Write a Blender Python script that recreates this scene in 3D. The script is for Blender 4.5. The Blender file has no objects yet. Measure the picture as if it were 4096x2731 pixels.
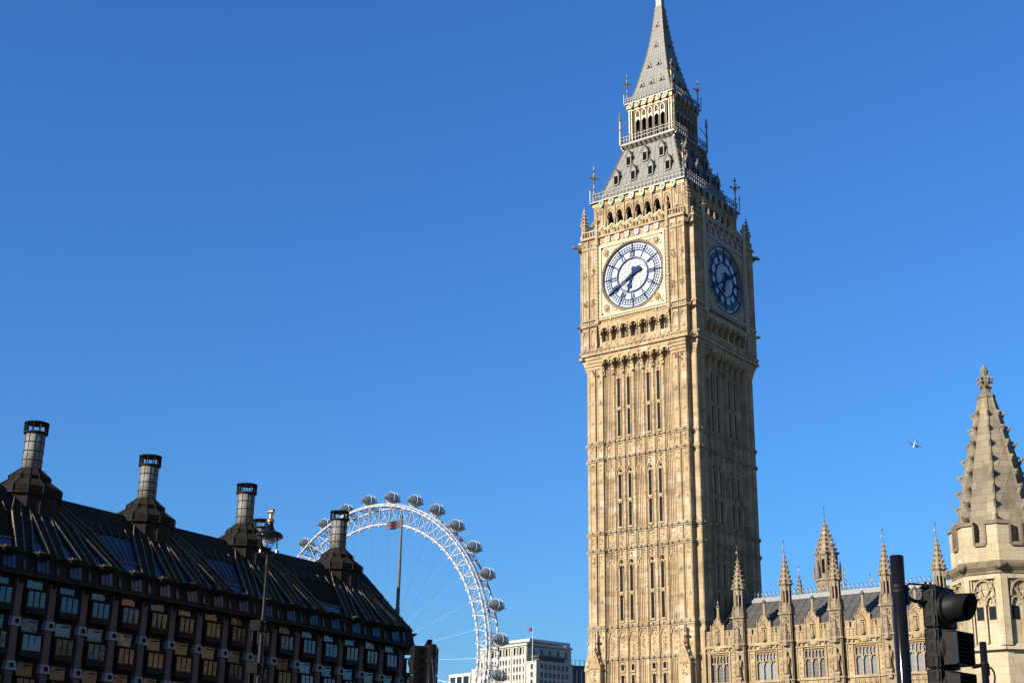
import bpy, bmesh, math, random
from math import sin, cos, pi, radians as R, sqrt, atan2, hypot
from mathutils import Matrix, Vector
random.seed(7)
scene = bpy.context.scene
COL = scene.collection

# ------------------------------------------------------------------ camera
PITCH, ROLL, FPX = 0.326444, 0.0231574, 5741.63
cam_d = bpy.data.cameras.new('camera')
cam_d.sensor_fit = 'HORIZONTAL'; cam_d.sensor_width = 36.0
cam_d.lens = FPX / 4096 * 36.0
cam_d.clip_start = 0.1; cam_d.clip_end = 30000
cam = bpy.data.objects.new('camera', cam_d); COL.objects.link(cam)
fw = Vector((0, cos(PITCH), sin(PITCH))); up0 = Vector((0, -sin(PITCH), cos(PITCH))); rt0 = Vector((1, 0, 0))
rt = cos(ROLL) * rt0 + sin(ROLL) * up0
up = -sin(ROLL) * rt0 + cos(ROLL) * up0
m = Matrix.Identity(4)
for i in range(3):
    m[i][0], m[i][1], m[i][2] = rt[i], up[i], -fw[i]
m[0][3], m[1][3], m[2][3] = 0, 0, 1.7
cam.matrix_world = m
scene.camera = cam

# ------------------------------------------------------------------ light
SUN_AZ = R(-125.5)      # clockwise from +Y
SUN_EL = R(21.5)
world = bpy.data.worlds.new('World'); scene.world = world; world.use_nodes = True
wn = world.node_tree.nodes; wl = world.node_tree.links
sky = wn.new('ShaderNodeTexSky'); sky.sky_type = 'NISHITA'; sky.sun_disc = False
sky.sun_elevation = SUN_EL; sky.sun_rotation = SUN_AZ
sky.air_density = 1.6; sky.dust_density = 0.0; sky.ozone_density = 10.0; sky.altitude = 0
bg = wn['Background']; bg.inputs['Strength'].default_value = 0.071
tint = wn.new('ShaderNodeMix'); tint.data_type = 'RGBA'; tint.blend_type = 'MULTIPLY'; tint.inputs[0].default_value = 1.0; tint.inputs[7].default_value = (0.62, 0.875, 1.16, 1)   # camera white balance
wl.new(sky.outputs[0], tint.inputs[6]); wl.new(tint.outputs[2], bg.inputs['Color'])
sun_d = bpy.data.lights.new('sun', 'SUN'); sun_d.energy = 5.0; sun_d.angle = R(0.53); sun_d.color = (1.0, 0.93, 0.82)
sun = bpy.data.objects.new('sun', sun_d); COL.objects.link(sun)
sd = Vector((sin(SUN_AZ) * cos(SUN_EL), cos(SUN_AZ) * cos(SUN_EL), sin(SUN_EL)))
sun.rotation_euler = sd.to_track_quat('Z', 'Y').to_euler()
scene.view_settings.view_transform = 'Standard'; scene.view_settings.look = 'None'
scene.view_settings.exposure = 1.1; scene.view_settings.gamma = 1.0
scene.cycles.max_bounces = 6; scene.cycles.diffuse_bounces = 3

# ------------------------------------------------------------------ materials
MATS = {}
def base_mat(name):
    mt = bpy.data.materials.new(name); mt.use_nodes = True
    MATS[name] = mt
    return mt, mt.node_tree.nodes, mt.node_tree.links, mt.node_tree.nodes['Principled BSDF']

def ramp(nodes, stops):
    r = nodes.new('ShaderNodeValToRGB')
    e = r.color_ramp.elements
    while len(e) < len(stops): e.new(0.5)
    for k, (p, c) in enumerate(stops):
        e[k].position = p; e[k].color = (*c, 1)
    return r

def plain(name, c, rough=0.6, metal=0.0, var=0.25, scale=3.0, spec=0.5, bump=0.0):
    mt, n, l, b = base_mat(name)
    tc = n.new('ShaderNodeTexCoord'); ns = n.new('ShaderNodeTexNoise')
    ns.inputs['Scale'].default_value = scale; ns.inputs['Detail'].default_value = 6
    l.new(tc.outputs['Object'], ns.inputs['Vector'])
    lo = tuple(x * (1 - var) for x in c); hi = tuple(min(1, x * (1 + var)) for x in c)
    rp = ramp(n, [(0.3, lo), (0.7, hi)])
    l.new(ns.outputs['Fac'], rp.inputs['Fac']); l.new(rp.outputs['Color'], b.inputs['Base Color'])
    b.inputs['Roughness'].default_value = rough; b.inputs['Metallic'].default_value = metal
    b.inputs['Specular IOR Level'].default_value = spec
    if bump:
        bp = n.new('ShaderNodeBump'); bp.inputs['Strength'].default_value = bump; bp.inputs['Distance'].default_value = 0.02
        l.new(ns.outputs['Fac'], bp.inputs['Height']); l.new(bp.outputs['Normal'], b.inputs['Normal'])
    return mt

def stone(name, c1, c2, c3, bw=0.9, bh=0.4, mortar=0.012, mort_c=None, rough=0.9, stain=0.35, stain_c=(0.12, 0.09, 0.06), pale=0.5):
    """ashlar blocks of uneven colour, soot stains and fine grain"""
    mt, n, l, b = base_mat(name)
    tc = n.new('ShaderNodeTexCoord'); sep = n.new('ShaderNodeSeparateXYZ'); l.new(tc.outputs['Object'], sep.inputs[0])
    ad = n.new('ShaderNodeMath'); ad.operation = 'ADD'; l.new(sep.outputs[0], ad.inputs[0]); l.new(sep.outputs[1], ad.inputs[1])
    cb = n.new('ShaderNodeCombineXYZ'); l.new(ad.outputs[0], cb.inputs[0]); l.new(sep.outputs[2], cb.inputs[1])
    def brick(ca, cbb, w, h, mo, bias=0.0):
        t = n.new('ShaderNodeTexBrick'); l.new(cb.outputs[0], t.inputs['Vector'])
        t.inputs['Color1'].default_value = (*ca, 1); t.inputs['Color2'].default_value = (*cbb, 1)
        mc = mort_c or tuple(x * 0.45 for x in c1)
        t.inputs['Mortar'].default_value = (*mc, 1)
        t.inputs['Scale'].default_value = 1; t.inputs['Brick Width'].default_value = w; t.inputs['Row Height'].default_value = h
        t.inputs['Mortar Size'].default_value = mo; t.inputs['Mortar Smooth'].default_value = 0.3; t.inputs['Bias'].default_value = bias
        return t
    t1 = brick(c1, c2, bw, bh, mortar)
    t2 = brick(c1, c3, bw * 1.0, bh, mortar, -0.35)
    ns = n.new('ShaderNodeTexNoise'); ns.inputs['Scale'].default_value = 0.55; ns.inputs['Detail'].default_value = 5
    l.new(tc.outputs['Object'], ns.inputs['Vector'])
    mx = n.new('ShaderNodeMix'); mx.data_type = 'RGBA'
    rp = ramp(n, [(0.42, (0, 0, 0)), (0.58, (1, 1, 1))]); l.new(ns.outputs['Fac'], rp.inputs['Fac'])
    l.new(rp.outputs['Color'], mx.inputs[0]); l.new(t1.outputs['Color'], mx.inputs[6]); l.new(t2.outputs['Color'], mx.inputs[7])
    t3 = brick((0, 0, 0), (1, 1, 1), bw * .8, bh * 1.5, 0.0, -0.9); t3.offset = .37; t3.inputs['Mortar'].default_value = (0, 0, 0, 1)
    rp3 = ramp(n, [(.02, (0, 0, 0)), (.05, (pale, pale, pale))]); l.new(t3.outputs['Color'], rp3.inputs['Fac'])
    mx3 = n.new('ShaderNodeMix'); mx3.data_type = 'RGBA'; l.new(rp3.outputs['Color'], mx3.inputs[0]); l.new(mx.outputs[2], mx3.inputs[6]); mx3.inputs[7].default_value = (c3[0] * 1.15, c3[1] * 1.18, c3[2] * 1.25, 1)
    mx = mx3
    # soot: stretched vertical noise
    mp = n.new('ShaderNodeMapping'); mp.inputs['Scale'].default_value = (1.3, 1.3, 0.22); l.new(tc.outputs['Object'], mp.inputs['Vector'])
    n2 = n.new('ShaderNodeTexNoise'); n2.inputs['Scale'].default_value = 1.6; n2.inputs['Detail'].default_value = 8; n2.inputs['Roughness'].default_value = 0.65
    l.new(mp.outputs[0], n2.inputs['Vector'])
    r2 = ramp(n, [(0.5, (0, 0, 0)), (0.75, (stain, stain, stain))]); l.new(n2.outputs['Fac'], r2.inputs['Fac'])
    m2 = n.new('ShaderNodeMix'); m2.data_type = 'RGBA'
    l.new(r2.outputs['Color'], m2.inputs[0]); l.new(mx.outputs[2], m2.inputs[6]); m2.inputs[7].default_value = (*stain_c, 1)
    l.new(m2.outputs[2], b.inputs['Base Color'])
    n3 = n.new('ShaderNodeTexNoise'); n3.inputs['Scale'].default_value = 9; n3.inputs['Detail'].default_value = 8; l.new(tc.outputs['Object'], n3.inputs['Vector'])
    bp = n.new('ShaderNodeBump'); bp.inputs['Strength'].default_value = 0.5; bp.inputs['Distance'].default_value = 0.03
    l.new(n3.outputs['Fac'], bp.inputs['Height']); l.new(bp.outputs['Normal'], b.inputs['Normal'])
    b.inputs['Roughness'].default_value = rough; b.inputs['Specular IOR Level'].default_value = 0.2
    return mt

def glass_pane(name, c, rough=0.06, wave=0.25, scale=1.2, spec=0.9, blind=None):
    """dark reflecting window glass, slightly rippled"""
    mt, n, l, b = base_mat(name)
    tc = n.new('ShaderNodeTexCoord'); ns = n.new('ShaderNodeTexNoise')
    ns.inputs['Scale'].default_value = scale; ns.inputs['Detail'].default_value = 1.5; ns.inputs['Distortion'].default_value = 0.6
    oi = n.new('ShaderNodeObjectInfo')
    va = n.new('ShaderNodeVectorMath'); va.operation = 'ADD'
    l.new(tc.outputs['Object'], va.inputs[0]); 
    ml = n.new('ShaderNodeMath'); ml.operation = 'MULTIPLY'; ml.inputs[1].default_value = 90; l.new(oi.outputs['Random'], ml.inputs[0])
    l.new(ml.outputs[0], va.inputs[1]); l.new(va.outputs[0], ns.inputs['Vector'])
    bp = n.new('ShaderNodeBump'); bp.inputs['Strength'].default_value = wave; bp.inputs['Distance'].default_value = 0.1
    l.new(ns.outputs['Fac'], bp.inputs['Height']); l.new(bp.outputs['Normal'], b.inputs['Normal'])
    rp = ramp(n, [(0.0, tuple(x * .5 for x in c)), (.55, c), (.72, tuple(x * 1.6 for x in c)), (.8, blind or c), (1.0, blind or c)]); rp.color_ramp.interpolation = 'CONSTANT'
    l.new(oi.outputs['Random'], rp.inputs['Fac']); l.new(rp.outputs['Color'], b.inputs['Base Color']); b.inputs['Roughness'].default_value = rough
    b.inputs['Specular IOR Level'].default_value = spec; b.inputs['IOR'].default_value = 1.6
    return mt

stone('tower_stone', (0.325, 0.232, 0.126), (0.205, 0.147, 0.085), (0.395, 0.318, 0.212), bw=1.1, bh=0.48, mortar=0.012, stain=0.5)
stone('string_stone', (0.235, 0.18, 0.11), (0.165, 0.125, 0.08), (0.28, 0.22, 0.14), bw=1.4, bh=0.5, stain=0.6)
plain('gilt_leaf', (0.33, 0.255, 0.13), 0.35, 0.2, 0.2, 6)
stone('pinnacle_stone', (0.21, 0.158, 0.098), (0.145, 0.11, 0.072), (0.25, 0.195, 0.125), bw=0.6, bh=0.3, stain=0.6)
stone('palace_stone', (0.275, 0.197, 0.105), (0.195, 0.14, 0.08), (0.32, 0.252, 0.155), bw=0.9, bh=0.38, mortar=0.008, stain=0.5)
stone('turret_stone', (0.325, 0.268, 0.168), (0.265, 0.21, 0.125), (0.345, 0.295, 0.20), bw=0.95, bh=0.36, mortar=0.012, stain=0.55, mort_c=(0.25, 0.19, 0.105))
stone('tracery_stone', (0.27, 0.215, 0.13), (0.2, 0.155, 0.092), (0.3, 0.245, 0.155), bw=0.6, bh=0.3, mortar=0.008, stain=0.7, stain_c=(0.09, 0.07, 0.045))
stone('spire_stone', (0.19, 0.156, 0.102), (0.105, 0.088, 0.062), (0.26, 0.205, 0.12), bw=0.75, bh=0.36, mortar=0.012, stain=0.6, stain_c=(0.065, 0.055, 0.038))
stone('weathered_stone', (0.14, 0.11, 0.07), (0.10, 0.08, 0.055), (0.17, 0.13, 0.08), bw=0.7, bh=0.3, stain=0.6)
stone('portland_stone', (0.37, 0.34, 0.285), (0.34, 0.31, 0.255), (0.39, 0.36, 0.30), bw=2.4, bh=1.0, mortar=0.05, stain=0.12)
stone('pier_stone', (0.09, 0.064, 0.056), (0.075, 0.053, 0.046), (0.11, 0.075, 0.066), bw=0.9, bh=0.8, mortar=0.02, stain=0.2)
plain('pale_granite', (0.17, 0.165, 0.17), 0.7)
plain('iron_roof', (0.165, 0.153, 0.128), 0.55, 0.15, 0.12, 1.2)
plain('glazing_lead', (0.13, 0.105, 0.06), 0.7, 0, 0.1)
plain('dormer_iron', (0.115, 0.107, 0.088), 0.6, 0.1, 0.15)
plain('dark_iron', (0.07, 0.067, 0.06), 0.5, 0.2, 0.2)
plain('cast_iron_grey', (0.12, 0.11, 0.09), 0.45, 0.3, 0.2)
plain('gilding', (0.2, 0.125, 0.04), 0.3, 0.5, 0.12, 4)
plain('gilded_stone', (0.235, 0.168, 0.088), 0.45, 0.1, 0.14, 5, bump=0.4)
plain('gilt_iron', (0.195, 0.16, 0.097), 0.4, 0.35, 0.2, 5)
plain('opal_glass', (0.31, 0.34, 0.335), 0.18, 0, 0.03, 2, spec=1.0)
plain('prussian_blue', (0.009, 0.022, 0.08), 0.6, 0, 0.15, spec=0.06)
plain('white_enamel', (0.27, 0.27, 0.26), 0.4)
plain('red_enamel', (0.2, 0.01, 0.012), 0.4)
plain('green_enamel', (0.015, 0.12, 0.06), 0.4)
plain('dark_opening', (0.007, 0.006, 0.006), 0.9, spec=0.0)  # near-black colour stands in for the shade inside openings and recesses
plain('leaded_glass', (0.01, 0.011, 0.013), 0.3, 0, 0.4, 12, spec=0.03)
plain('slate_roof', (0.06, 0.054, 0.048), 0.6, 0.0, 0.12, 1.5)
plain('lead_pale', (0.12, 0.125, 0.125), 0.55, 0.1, 0.15)
plain('bronze', (0.018, 0.0148, 0.0105), 0.7, 0.0, 0.3, 1.5, spec=0.08)
plain('bronze_sunlit', (0.135, 0.105, 0.062), 0.6, 0.1, 0.3, 1.5, spec=0.2)  # paler bronze puts the sun caught by ribs and lips into the colour
plain('bronze_wall', (0.0125, 0.0102, 0.0085), 0.7, 0.0, 0.3, 1.5, spec=0.12)
plain('louvre', (0.018, 0.017, 0.015), 0.7, 0.0)
plain('white_steel', (0.32, 0.325, 0.33), 0.35, 0, 0.04)
plain('grey_steel', (0.27, 0.27, 0.27), 0.4, 0.4)
plain('capsule_dark', (0.03, 0.035, 0.04), 0.5)
plain('capsule_shell', (0.3, 0.3, 0.28), 0.35, 0.1)
plain('black_paint', (0.005, 0.0042, 0.0035), 0.14, 0, 0.2, 8, spec=0.2)
plain('black_plastic', (0.0058, 0.0052, 0.0046), 0.55, 0, 0.3, 14, bump=0.15, spec=0.15)
plain('grey_plastic', (0.006, 0.0058, 0.0055), 0.8, 0, 0.2, 10, spec=0.1)
plain('copper', (0.42, 0.22, 0.11), 0.3, 0.85, 0.2)
plain('signal_red', (0.05, 0.004, 0.003), 0.3)
plain('asphalt', (0.055, 0.054, 0.052), 0.9, 0, 0.2, 2)
plain('paving', (0.18, 0.165, 0.14), 0.9, 0, 0.15, 2)
plain('earth', (0.1, 0.09, 0.07), 0.95, 0, 0.2, 0.05)
plain('white_panel', (0.36, 0.36, 0.35), 0.5, 0, 0.03)
plain('dark_cladding', (0.035, 0.035, 0.04), 0.5)
plain('aircraft_white', (0.45, 0.45, 0.46), 0.3, 0, 0.02)
plain('aircraft_blue', (0.02, 0.03, 0.12), 0.35)
plain('aircraft_grey', (0.06, 0.065, 0.075), 0.4)
plain('flag_blue', (0.01, 0.02, 0.12), 0.8)
plain('flag_red', (0.13, 0.007, 0.008), 0.8)
plain('flag_white', (0.12, 0.12, 0.12), 0.8)
glass_pane('office_glass', (0.008, 0.013, 0.018), 0.05, 0.25, 1.3, 0.55, blind=(0.06, 0.065, 0.06))
glass_pane('roof_glass', (0.008, 0.022, 0.07), 0.25, 0.03, 0.8, 0.35)
glass_pane('block_glass', (0.015, 0.024, 0.03), 0.2, 0.05, 0.3, 0.35)
glass_pane('palace_glass', (0.075, 0.085, 0.095), 0.35, 0.12, 3.0, 0.25)
mt, n_, l_, b_ = base_mat('pod_glass')
b_.inputs['Base Color'].default_value = (0.06, 0.10, 0.105, 1); b_.inputs['Roughness'].default_value = 0.05; b_.inputs['Alpha'].default_value = 0.62
b_.inputs['Specular IOR Level'].default_value = 0.8
mt, n_, l_, b_ = base_mat('lamp_glass')
b_.inputs['Base Color'].default_value = (0.9, 0.95, 0.97, 1); b_.inputs['Roughness'].default_value = 0.03
b_.inputs['Transmission Weight'].default_value = 0.95; b_.inputs['IOR'].default_value = 1.1
mt, n_, l_, b_ = base_mat('pod_clear')
b_.inputs['Base Color'].default_value = (0.72, 0.84, 0.85, 1); b_.inputs['Roughness'].default_value = 0.02
b_.inputs['Transmission Weight'].default_value = 0.85; b_.inputs['IOR'].default_value = 1.12

# ------------------------------------------------------------------ mesh helpers
class MB:
    """collects shapes that become ONE mesh object"""
    def __init__(s, M=None):
        s.v = []; s.f = []; s.mi = []; s.M = M; s.cur = 0; s.sm = []
        s.smooth = False
    def add(s, vs, fs):
        o = len(s.v)
        if s.M is None: s.v += [tuple(p) for p in vs]
        else: s.v += [tuple(s.M @ Vector(p)) for p in vs]
        for f in fs:
            s.f.append(tuple(i + o for i in f)); s.mi.append(s.cur); s.sm.append(s.smooth)
    def box(s, x0, x1, y0, y1, z0, z1):
        if x0 > x1: x0, x1 = x1, x0
        if y0 > y1: y0, y1 = y1, y0
        if z0 > z1: z0, z1 = z1, z0
        s.add([(x0, y0, z0), (x1, y0, z0), (x1, y1, z0), (x0, y1, z0), (x0, y0, z1), (x1, y0, z1), (x1, y1, z1), (x0, y1, z1)],
              [(0, 3, 2, 1), (4, 5, 6, 7), (0, 1, 5, 4), (1, 2, 6, 5), (2, 3, 7, 6), (3, 0, 4, 7)])
    def hexa(s, p):     # 8 points, bottom four then top four
        s.add(p, [(0, 3, 2, 1), (4, 5, 6, 7), (0, 1, 5, 4), (1, 2, 6, 5), (2, 3, 7, 6), (3, 0, 4, 7)])
    def prism(s, pts, y0, y1):   # outline in (x,z), pushed from y0 to y1
        n = len(pts)
        vs = [(x, y0, z) for x, z in pts] + [(x, y1, z) for x, z in pts]
        fs = [tuple(range(n)), tuple(range(2 * n - 1, n - 1, -1))]
        for i in range(n):
            j = (i + 1) % n; fs.append((i, i + n, j + n, j))
        s.add(vs, fs)
    def lathe(s, prof, n=12, cx=0, cy=0, rot=0.0, cap=True, sq=False):   # prof: (r,z)
        vs = []; fs = []
        k = 1.0
        for r, z in prof:
            for i in range(n):
                t = rot + 2 * pi * i / n
                vs.append((cx + r * k * cos(t), cy + r * k * sin(t), z))
        for a in range(len(prof) - 1):
            for i in range(n):
                j = (i + 1) % n
                fs.append((a * n + i, a * n + j, (a + 1) * n + j, (a + 1) * n + i))
        if cap:
            fs.append(tuple(range(n - 1, -1, -1))); b = (len(prof) - 1) * n; fs.append(tuple(b + i for i in range(n)))
        s.add(vs, fs)
    def sq(s, prof, cx=0, cy=0):   # square lathe; r = half width
        s.lathe([(r * sqrt(2), z) for r, z in prof], 4, cx, cy, pi / 4)
    def tube(s, p, q, r0, r1=None, n=6):
        r1 = r0 if r1 is None else r1
        p = Vector(p); q = Vector(q); d = (q - p)
        if d.length < 1e-6: return
        d.normalize(); a = d.orthogonal().normalized(); b = d.cross(a)
        vs = []
        for c, r in ((p, r0), (q, r1)):
            for i in range(n):
                t = 2 * pi * i / n
                vs.append(tuple(c + (a * cos(t) + b * sin(t)) * r))
        fs = [(i, (i + 1) % n, n + (i + 1) % n, n + i) for i in range(n)]
        fs += [tuple(range(n - 1, -1, -1)), tuple(range(n, 2 * n))]
        s.add(vs, fs)
    def path(s, pts, r, n=6):
        for a, b in zip(pts[:-1], pts[1:]): s.tube(a, b, r, r, n)
    def ball(s, c, r, n=8, sx=1, sy=1, sz=1):
        prof = []
        m = max(4, n // 2 + 1)
        vs = [(c[0], c[1], c[2] - r * sz)]
        for a in range(1, m):
            ph = -pi / 2 + pi * a / m
            for i in range(n):
                t = 2 * pi * i / n
                vs.append((c[0] + r * sx * cos(ph) * cos(t), c[1] + r * sy * cos(ph) * sin(t), c[2] + r * sz * sin(ph)))
        vs.append((c[0], c[1], c[2] + r * sz)); top = len(vs) - 1
        fs = []
        for i in range(n):
            j = (i + 1) % n
            fs.append((0, 1 + j, 1 + i))
            for a in range(m - 2):
                fs.append((1 + a * n + i, 1 + a * n + j, 1 + (a + 1) * n + j, 1 + (a + 1) * n + i))
            fs.append((1 + (m - 2) * n + i, 1 + (m - 2) * n + j, top))
        s.add(vs, fs)
    def build(s, name, mats, parent=None, smooth=False, loc=None, rot=None):
        me = bpy.data.meshes.new(name)
        me.from_pydata(s.v, [], s.f)
        if isinstance(mats, str): mats = [mats]
        for k in mats: me.materials.append(MATS[k])
        me.polygons.foreach_set('material_index', s.mi)
        bm = bmesh.new(); bm.from_mesh(me); bmesh.ops.recalc_face_normals(bm, faces=bm.faces[:]); bm.to_mesh(me); bm.free()
        me.polygons.foreach_set('use_smooth', [True] * len(me.polygons) if smooth else s.sm)
        me.update()
        o = bpy.data.objects.new(name, me); COL.objects.link(o)
        if parent: o.parent = parent
        if loc: o.location = loc
        if rot: o.rotation_euler = rot
        return o

def rz(k): return Matrix.Rotation(k * pi / 2, 4, 'Z')
def T(x, y, z): return Matrix.Translation((x, y, z))

def thing(name, label, cat, loc=(0, 0, 0), rotz=0.0, group=None):
    o = bpy.data.objects.new(name, None); COL.objects.link(o); o.empty_display_size = 0.5
    o.location = loc; o.rotation_euler = (0, 0, rotz); o['label'] = label; o['category'] = cat
    if group: o['group'] = group
    return o
def inst(o, parent, mtx=None, label=None):
    """copy of a part (with its sub-parts) sharing mesh data"""
    c = o.copy(); COL.objects.link(c); c.parent = parent
    if mtx is not None: c.matrix_local = mtx
    if label: c['label'] = label
    for ch in list(o.children):
        d = ch.copy(); COL.objects.link(d); d.parent = c
    return c
def setm(o, M):
    o.matrix_local = M
    return o

def arch_pts(u0, u1, zs, za, n=5):
    """pointed arch from (u0,zs) up to the apex (mid,za) and down to (u1,zs)"""
    c = (u0 + u1) / 2; pts = []
    for i in range(n + 1):
        t = i / n; pts.append((u0 + (c - u0) * (1 - cos(t * pi / 2)) , zs + (za - zs) * sin(t * pi / 2) ** 0.9))
    r = [(2 * c - x, z) for x, z in pts[::-1]][1:]
    return pts + r
def arch_header(mb, u0, u1, zs, za, zt, y0, y1, e=0.0):
    """wall piece over a pointed opening"""
    a = arch_pts(u0 + e, u1 - e, zs, za)
    mb.prism([(u0, zt)] + ([(u0, zs)] if e > 0 else []) + a + ([(u1, zs)] if e > 0 else []) + [(u1, zt)], y0, y1)
def arch_band(mb, u0, u1, zs, za, t, y0, y1, n=5):
    """raised moulding following a pointed arch"""
    a = arch_pts(u0, u1, zs, za, n); b = arch_pts(u0 + t, u1 - t, zs, za - t * 1.3, n)
    for i in range(len(a) - 1):
        p = [a[i], a[i + 1], b[i + 1], b[i]]
        mb.prism(p, y0, y1)
def carve(mb, u0, u1, z0, z1, y, dep, n, rnd, smin=0.06, smax=0.16):
    """shallow carved ornament: facetted bosses standing proud of the wall at y (outwards is -y)"""
    for i in range(n):
        s = rnd.uniform(smin, smax); cu = rnd.uniform(u0 + s, u1 - s) if u1 - u0 > 2 * s else (u0 + u1) / 2; cz = rnd.uniform(z0 + s, z1 - s) if z1 - z0 > 2 * s else (z0 + z1) / 2
        d = dep * rnd.uniform(0.5, 1); k = s * rnd.uniform(0.8, 1.5)
        mb.add([(cu - s, y + 0.01, cz), (cu, y + 0.01, cz - k), (cu + s, y + 0.01, cz), (cu, y + 0.01, cz + k), (cu + s * .1, y - d, cz + k * .1)],
               [(0, 1, 4), (1, 2, 4), (2, 3, 4), (3, 0, 4), (0, 3, 2, 1)])
def crocket_spire(mb, cx, cy, z0, z1, r0, r1, n, rows, s, rot=0.0, fin=None):
    mb.lathe([(r0, z0), (r1, z1)], n, cx, cy, rot)
    for k in range(rows):
        t = (k + 0.5) / rows
        z = z0 + (z1 - z0) * t; r = r0 + (r1 - r0) * t; ss = s * (1 - 0.45 * t)
        for i in range(n):
            a = rot + 2 * pi * i / n
            x, y = cx + (r + ss * .35) * cos(a), cy + (r + ss * .35) * sin(a)
            mb.lathe([(ss * .15, z - ss * .55), (ss * .42, z), (ss * .5, z + ss * .4), (ss * .1, z + ss * .75)], 4, x, y, a)
    if fin:
        mb.lathe([(r1 * .9, z1 - .02), (fin * .9, z1 + fin), (fin * .5, z1 + fin * 1.5), (fin * 1.3, z1 + fin * 2.4), (fin * .3, z1 + fin * 3.4), (0.01, z1 + fin * 5)], 6, cx, cy)
# weathered zinc of the chimney pipes: pale worn patches
mt, n, l, b = base_mat('flue_zinc')
tc = n.new('ShaderNodeTexCoord'); ns = n.new('ShaderNodeTexNoise'); ns.inputs['Scale'].default_value = 1.3; ns.inputs['Detail'].default_value = 7; ns.inputs['Roughness'].default_value = .7
oi = n.new('ShaderNodeObjectInfo'); va = n.new('ShaderNodeVectorMath'); va.operation = 'ADD'; ml = n.new('ShaderNodeMath'); ml.operation = 'MULTIPLY'; ml.inputs[1].default_value = 50
l.new(oi.outputs['Random'], ml.inputs[0]); l.new(tc.outputs['Object'], va.inputs[0]); l.new(ml.outputs[0], va.inputs[1]); l.new(va.outputs[0], ns.inputs['Vector'])
rp = ramp(n, [(.3, (.075, .07, .06)), (.48, (.13, .127, .11)), (.62, (.165, .16, .14)), (.72, (.26, .255, .225))]); l.new(ns.outputs['Fac'], rp.inputs['Fac']); l.new(rp.outputs['Color'], b.inputs['Base Color'])
b.inputs['Roughness'].default_value = .6; b.inputs['Metallic'].default_value = .1; b.inputs['Specular IOR Level'].default_value = .25

# ================================================================== CLOCK TOWER
H, NT = 6.385, 0.66
tower = thing('clock_tower', 'tall golden sandstone gothic clock tower with blue dials and pointed grey spire', 'clock tower')
tower.matrix_world = T(16.8916, 140.9844, 0) @ Matrix.Rotation(-0.01203, 4, 'Y') @ Matrix.Rotation(-0.658146, 4, 'Z')
rnd = random.Random(3)
PW = 1.155                        # panel width
FY = -6.015                       # recessed field plane
RIBS = [-3.5 * PW + k * PW for k in range(8)]
PAN = [-3 * PW + k * PW for k in range(7)]
WPAN = (1, 2, 4, 5)

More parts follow.
